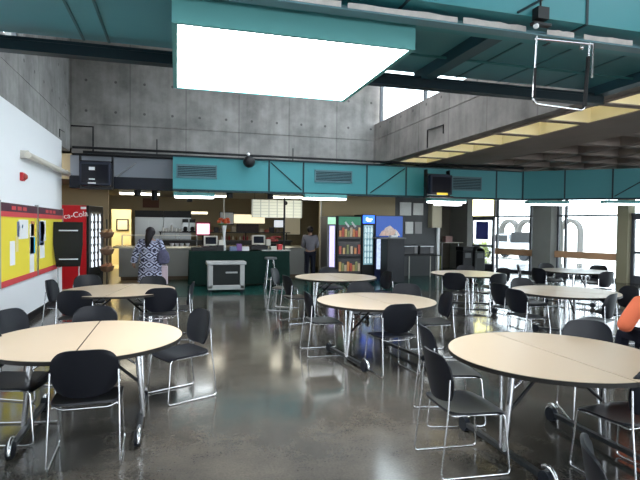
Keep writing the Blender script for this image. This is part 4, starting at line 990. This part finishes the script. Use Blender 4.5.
# man at the counter, facing away
J2 = dict(pelvis=(0, 0, .93, .12, .09), waist=(0, -.01, 1.08, .115, .085), chest=(0, 0, 1.29, .145, .10), neck0=(0, 0, 1.43, .06), neck=(0, .01, 1.48, .05), chin=(0, .03, 1.54, .06), head=(0, .04, 1.60, .085, .098), crown=(0, .03, 1.66, .055),
          shL=(-.19, 0, 1.38, .062), elL=(-.24, .02, 1.10, .046), wrL=(-.16, .24, 1.06, .03), shR=(.19, 0, 1.38, .062), elR=(.25, .02, 1.10, .046), wrR=(.20, .24, 1.05, .03),
          hipL=(-.09, 0, .88, .09), knL=(-.10, .02, .49, .06), anL=(-.11, 0, .09, .04), toL=(-.13, .13, .04, .036), hipR=(.09, 0, .88, .09), knR=(.10, .02, .49, .06), anR=(.11, 0, .09, .04), toR=(.13, .13, .04, .036))
mn = person((4.03, 15.5, .004), radians(-8), J2, 'man in grey shirt and dark trousers standing at the counter, back turned', skin=SKIN2)
v, f = skin_mesh('sh', dict(p=(0, 0, .92, .17, .145), w=(0, -.01, 1.08, .17, .14), c=(0, 0, 1.29, .20, .15), n=(0, 0, 1.43, .085), a=(-.19, 0, 1.38, .09), b=(-.24, .02, 1.10, .062), d=(-.17, .20, 1.06, .05), e=(.19, 0, 1.38, .09), g=(.25, .02, 1.10, .062), h=(.205, .2, 1.055, .05)),
                 [('p', 'w'), ('w', 'c'), ('c', 'n'), ('c', 'a'), ('a', 'b'), ('b', 'd'), ('c', 'e'), ('e', 'g'), ('g', 'h')], 1)
MB().add(v, f).build('shirt', mat('grey shirt', (.16, .155, .18), .85), mn, smooth=True)
v, f = skin_mesh('tr', dict(p=(0, 0, .95, .155, .125), a=(-.09, 0, .86, .11), b=(-.10, .02, .49, .078), c=(-.11, 0, .1, .066), d=(.09, 0, .86, .105), e=(.10, .02, .49, .078), g=(.11, 0, .1, .066)), [('p', 'a'), ('a', 'b'), ('b', 'c'), ('p', 'd'), ('d', 'e'), ('e', 'g')], 1)
MB().add(v, f).build('trousers', mat('navy trousers', (.012, .014, .03), .85), mn, smooth=True)
MB().ball((0, .02, 1.62), (.098, .108, .108), 16, 12).build('hair', HAIR, mn, smooth=True)
for x in (-.12, .12): MB().tube([(x, -.06, .045), (x, .05, .05), (x, .16, .04)], [.035, .045, .035], 10).build('shoe', BLACKM, mn, smooth=True)

# seated person in orange at the right edge
J3 = dict(pelvis=(0, -.08, .56, .13, .11), waist=(0, -.07, .70, .13, .10), chest=(0, .0, .88, .15, .11), neck0=(0, .03, 1.02, .06), neck=(0, .05, 1.07, .05), chin=(0, .08, 1.12, .06), head=(0, .09, 1.18, .085, .098), crown=(0, .08, 1.24, .055),
          shL=(-.20, .02, .92, .062), elL=(-.35, .04, .66, .046), wrL=(-.14, .28, .64, .03), shR=(.20, .02, .99, .062), elR=(.30, .14, .76, .046), wrR=(.16, .36, .74, .03),
          hipL=(-.09, -.02, .55, .095), knL=(-.12, .40, .54, .065), anL=(-.12, .42, .09, .042), toL=(-.13, .55, .04, .036), hipR=(.09, -.02, .55, .095), knR=(.12, .40, .54, .065), anR=(.12, .42, .09, .042), toR=(.13, .55, .04, .036))
og = person((5.03, 4.32, 0), radians(-12), J3, 'seated person in an orange shirt cut off by the right edge', skin=SKIN2)
v, f = skin_mesh('sh', dict(p=(0, -.08, .58, .16, .14), w=(0, -.07, .70, .155, .13), c=(0, 0, .88, .175, .135), n=(0, .03, 1.01, .08), a=(-.20, .02, .92, .095), b=(-.35, .04, .66, .09), d=(-.16, .27, .64, .06), e=(.20, .02, .99, .085), g=(.30, .14, .77, .075), h=(.2, .3, .745, .06)),
                 [('p', 'w'), ('w', 'c'), ('c', 'n'), ('c', 'a'), ('a', 'b'), ('b', 'd'), ('c', 'e'), ('e', 'g'), ('g', 'h')], 2)
MB().add(v, f).build('shirt', mat('orange shirt', (.72, .16, .07), .8), og, smooth=True)
v, f = skin_mesh('tr', dict(p=(0, -.08, .56, .14, .12), a=(-.09, -.02, .55, .11), b=(-.12, .40, .54, .082), c=(-.12, .42, .1, .066), d=(.09, -.02, .55, .11), e=(.12, .40, .54, .082), g=(.12, .42, .1, .066)), [('p', 'a'), ('a', 'b'), ('b', 'c'), ('p', 'd'), ('d', 'e'), ('e', 'g')], 1)
MB().add(v, f).build('trousers', mat('navy trousers', (.012, .014, .03), .85), og, smooth=True)
MB().ball((0, .07, 1.20), (.098, .108, .108), 16, 12).build('hair', HAIR, og, smooth=True)
for x in (-.125, .125): MB().tube([(x, .38, .045), (x, .48, .05), (x, .58, .04)], [.035, .045, .035], 10).build('shoe', BLACKM, og, smooth=True)
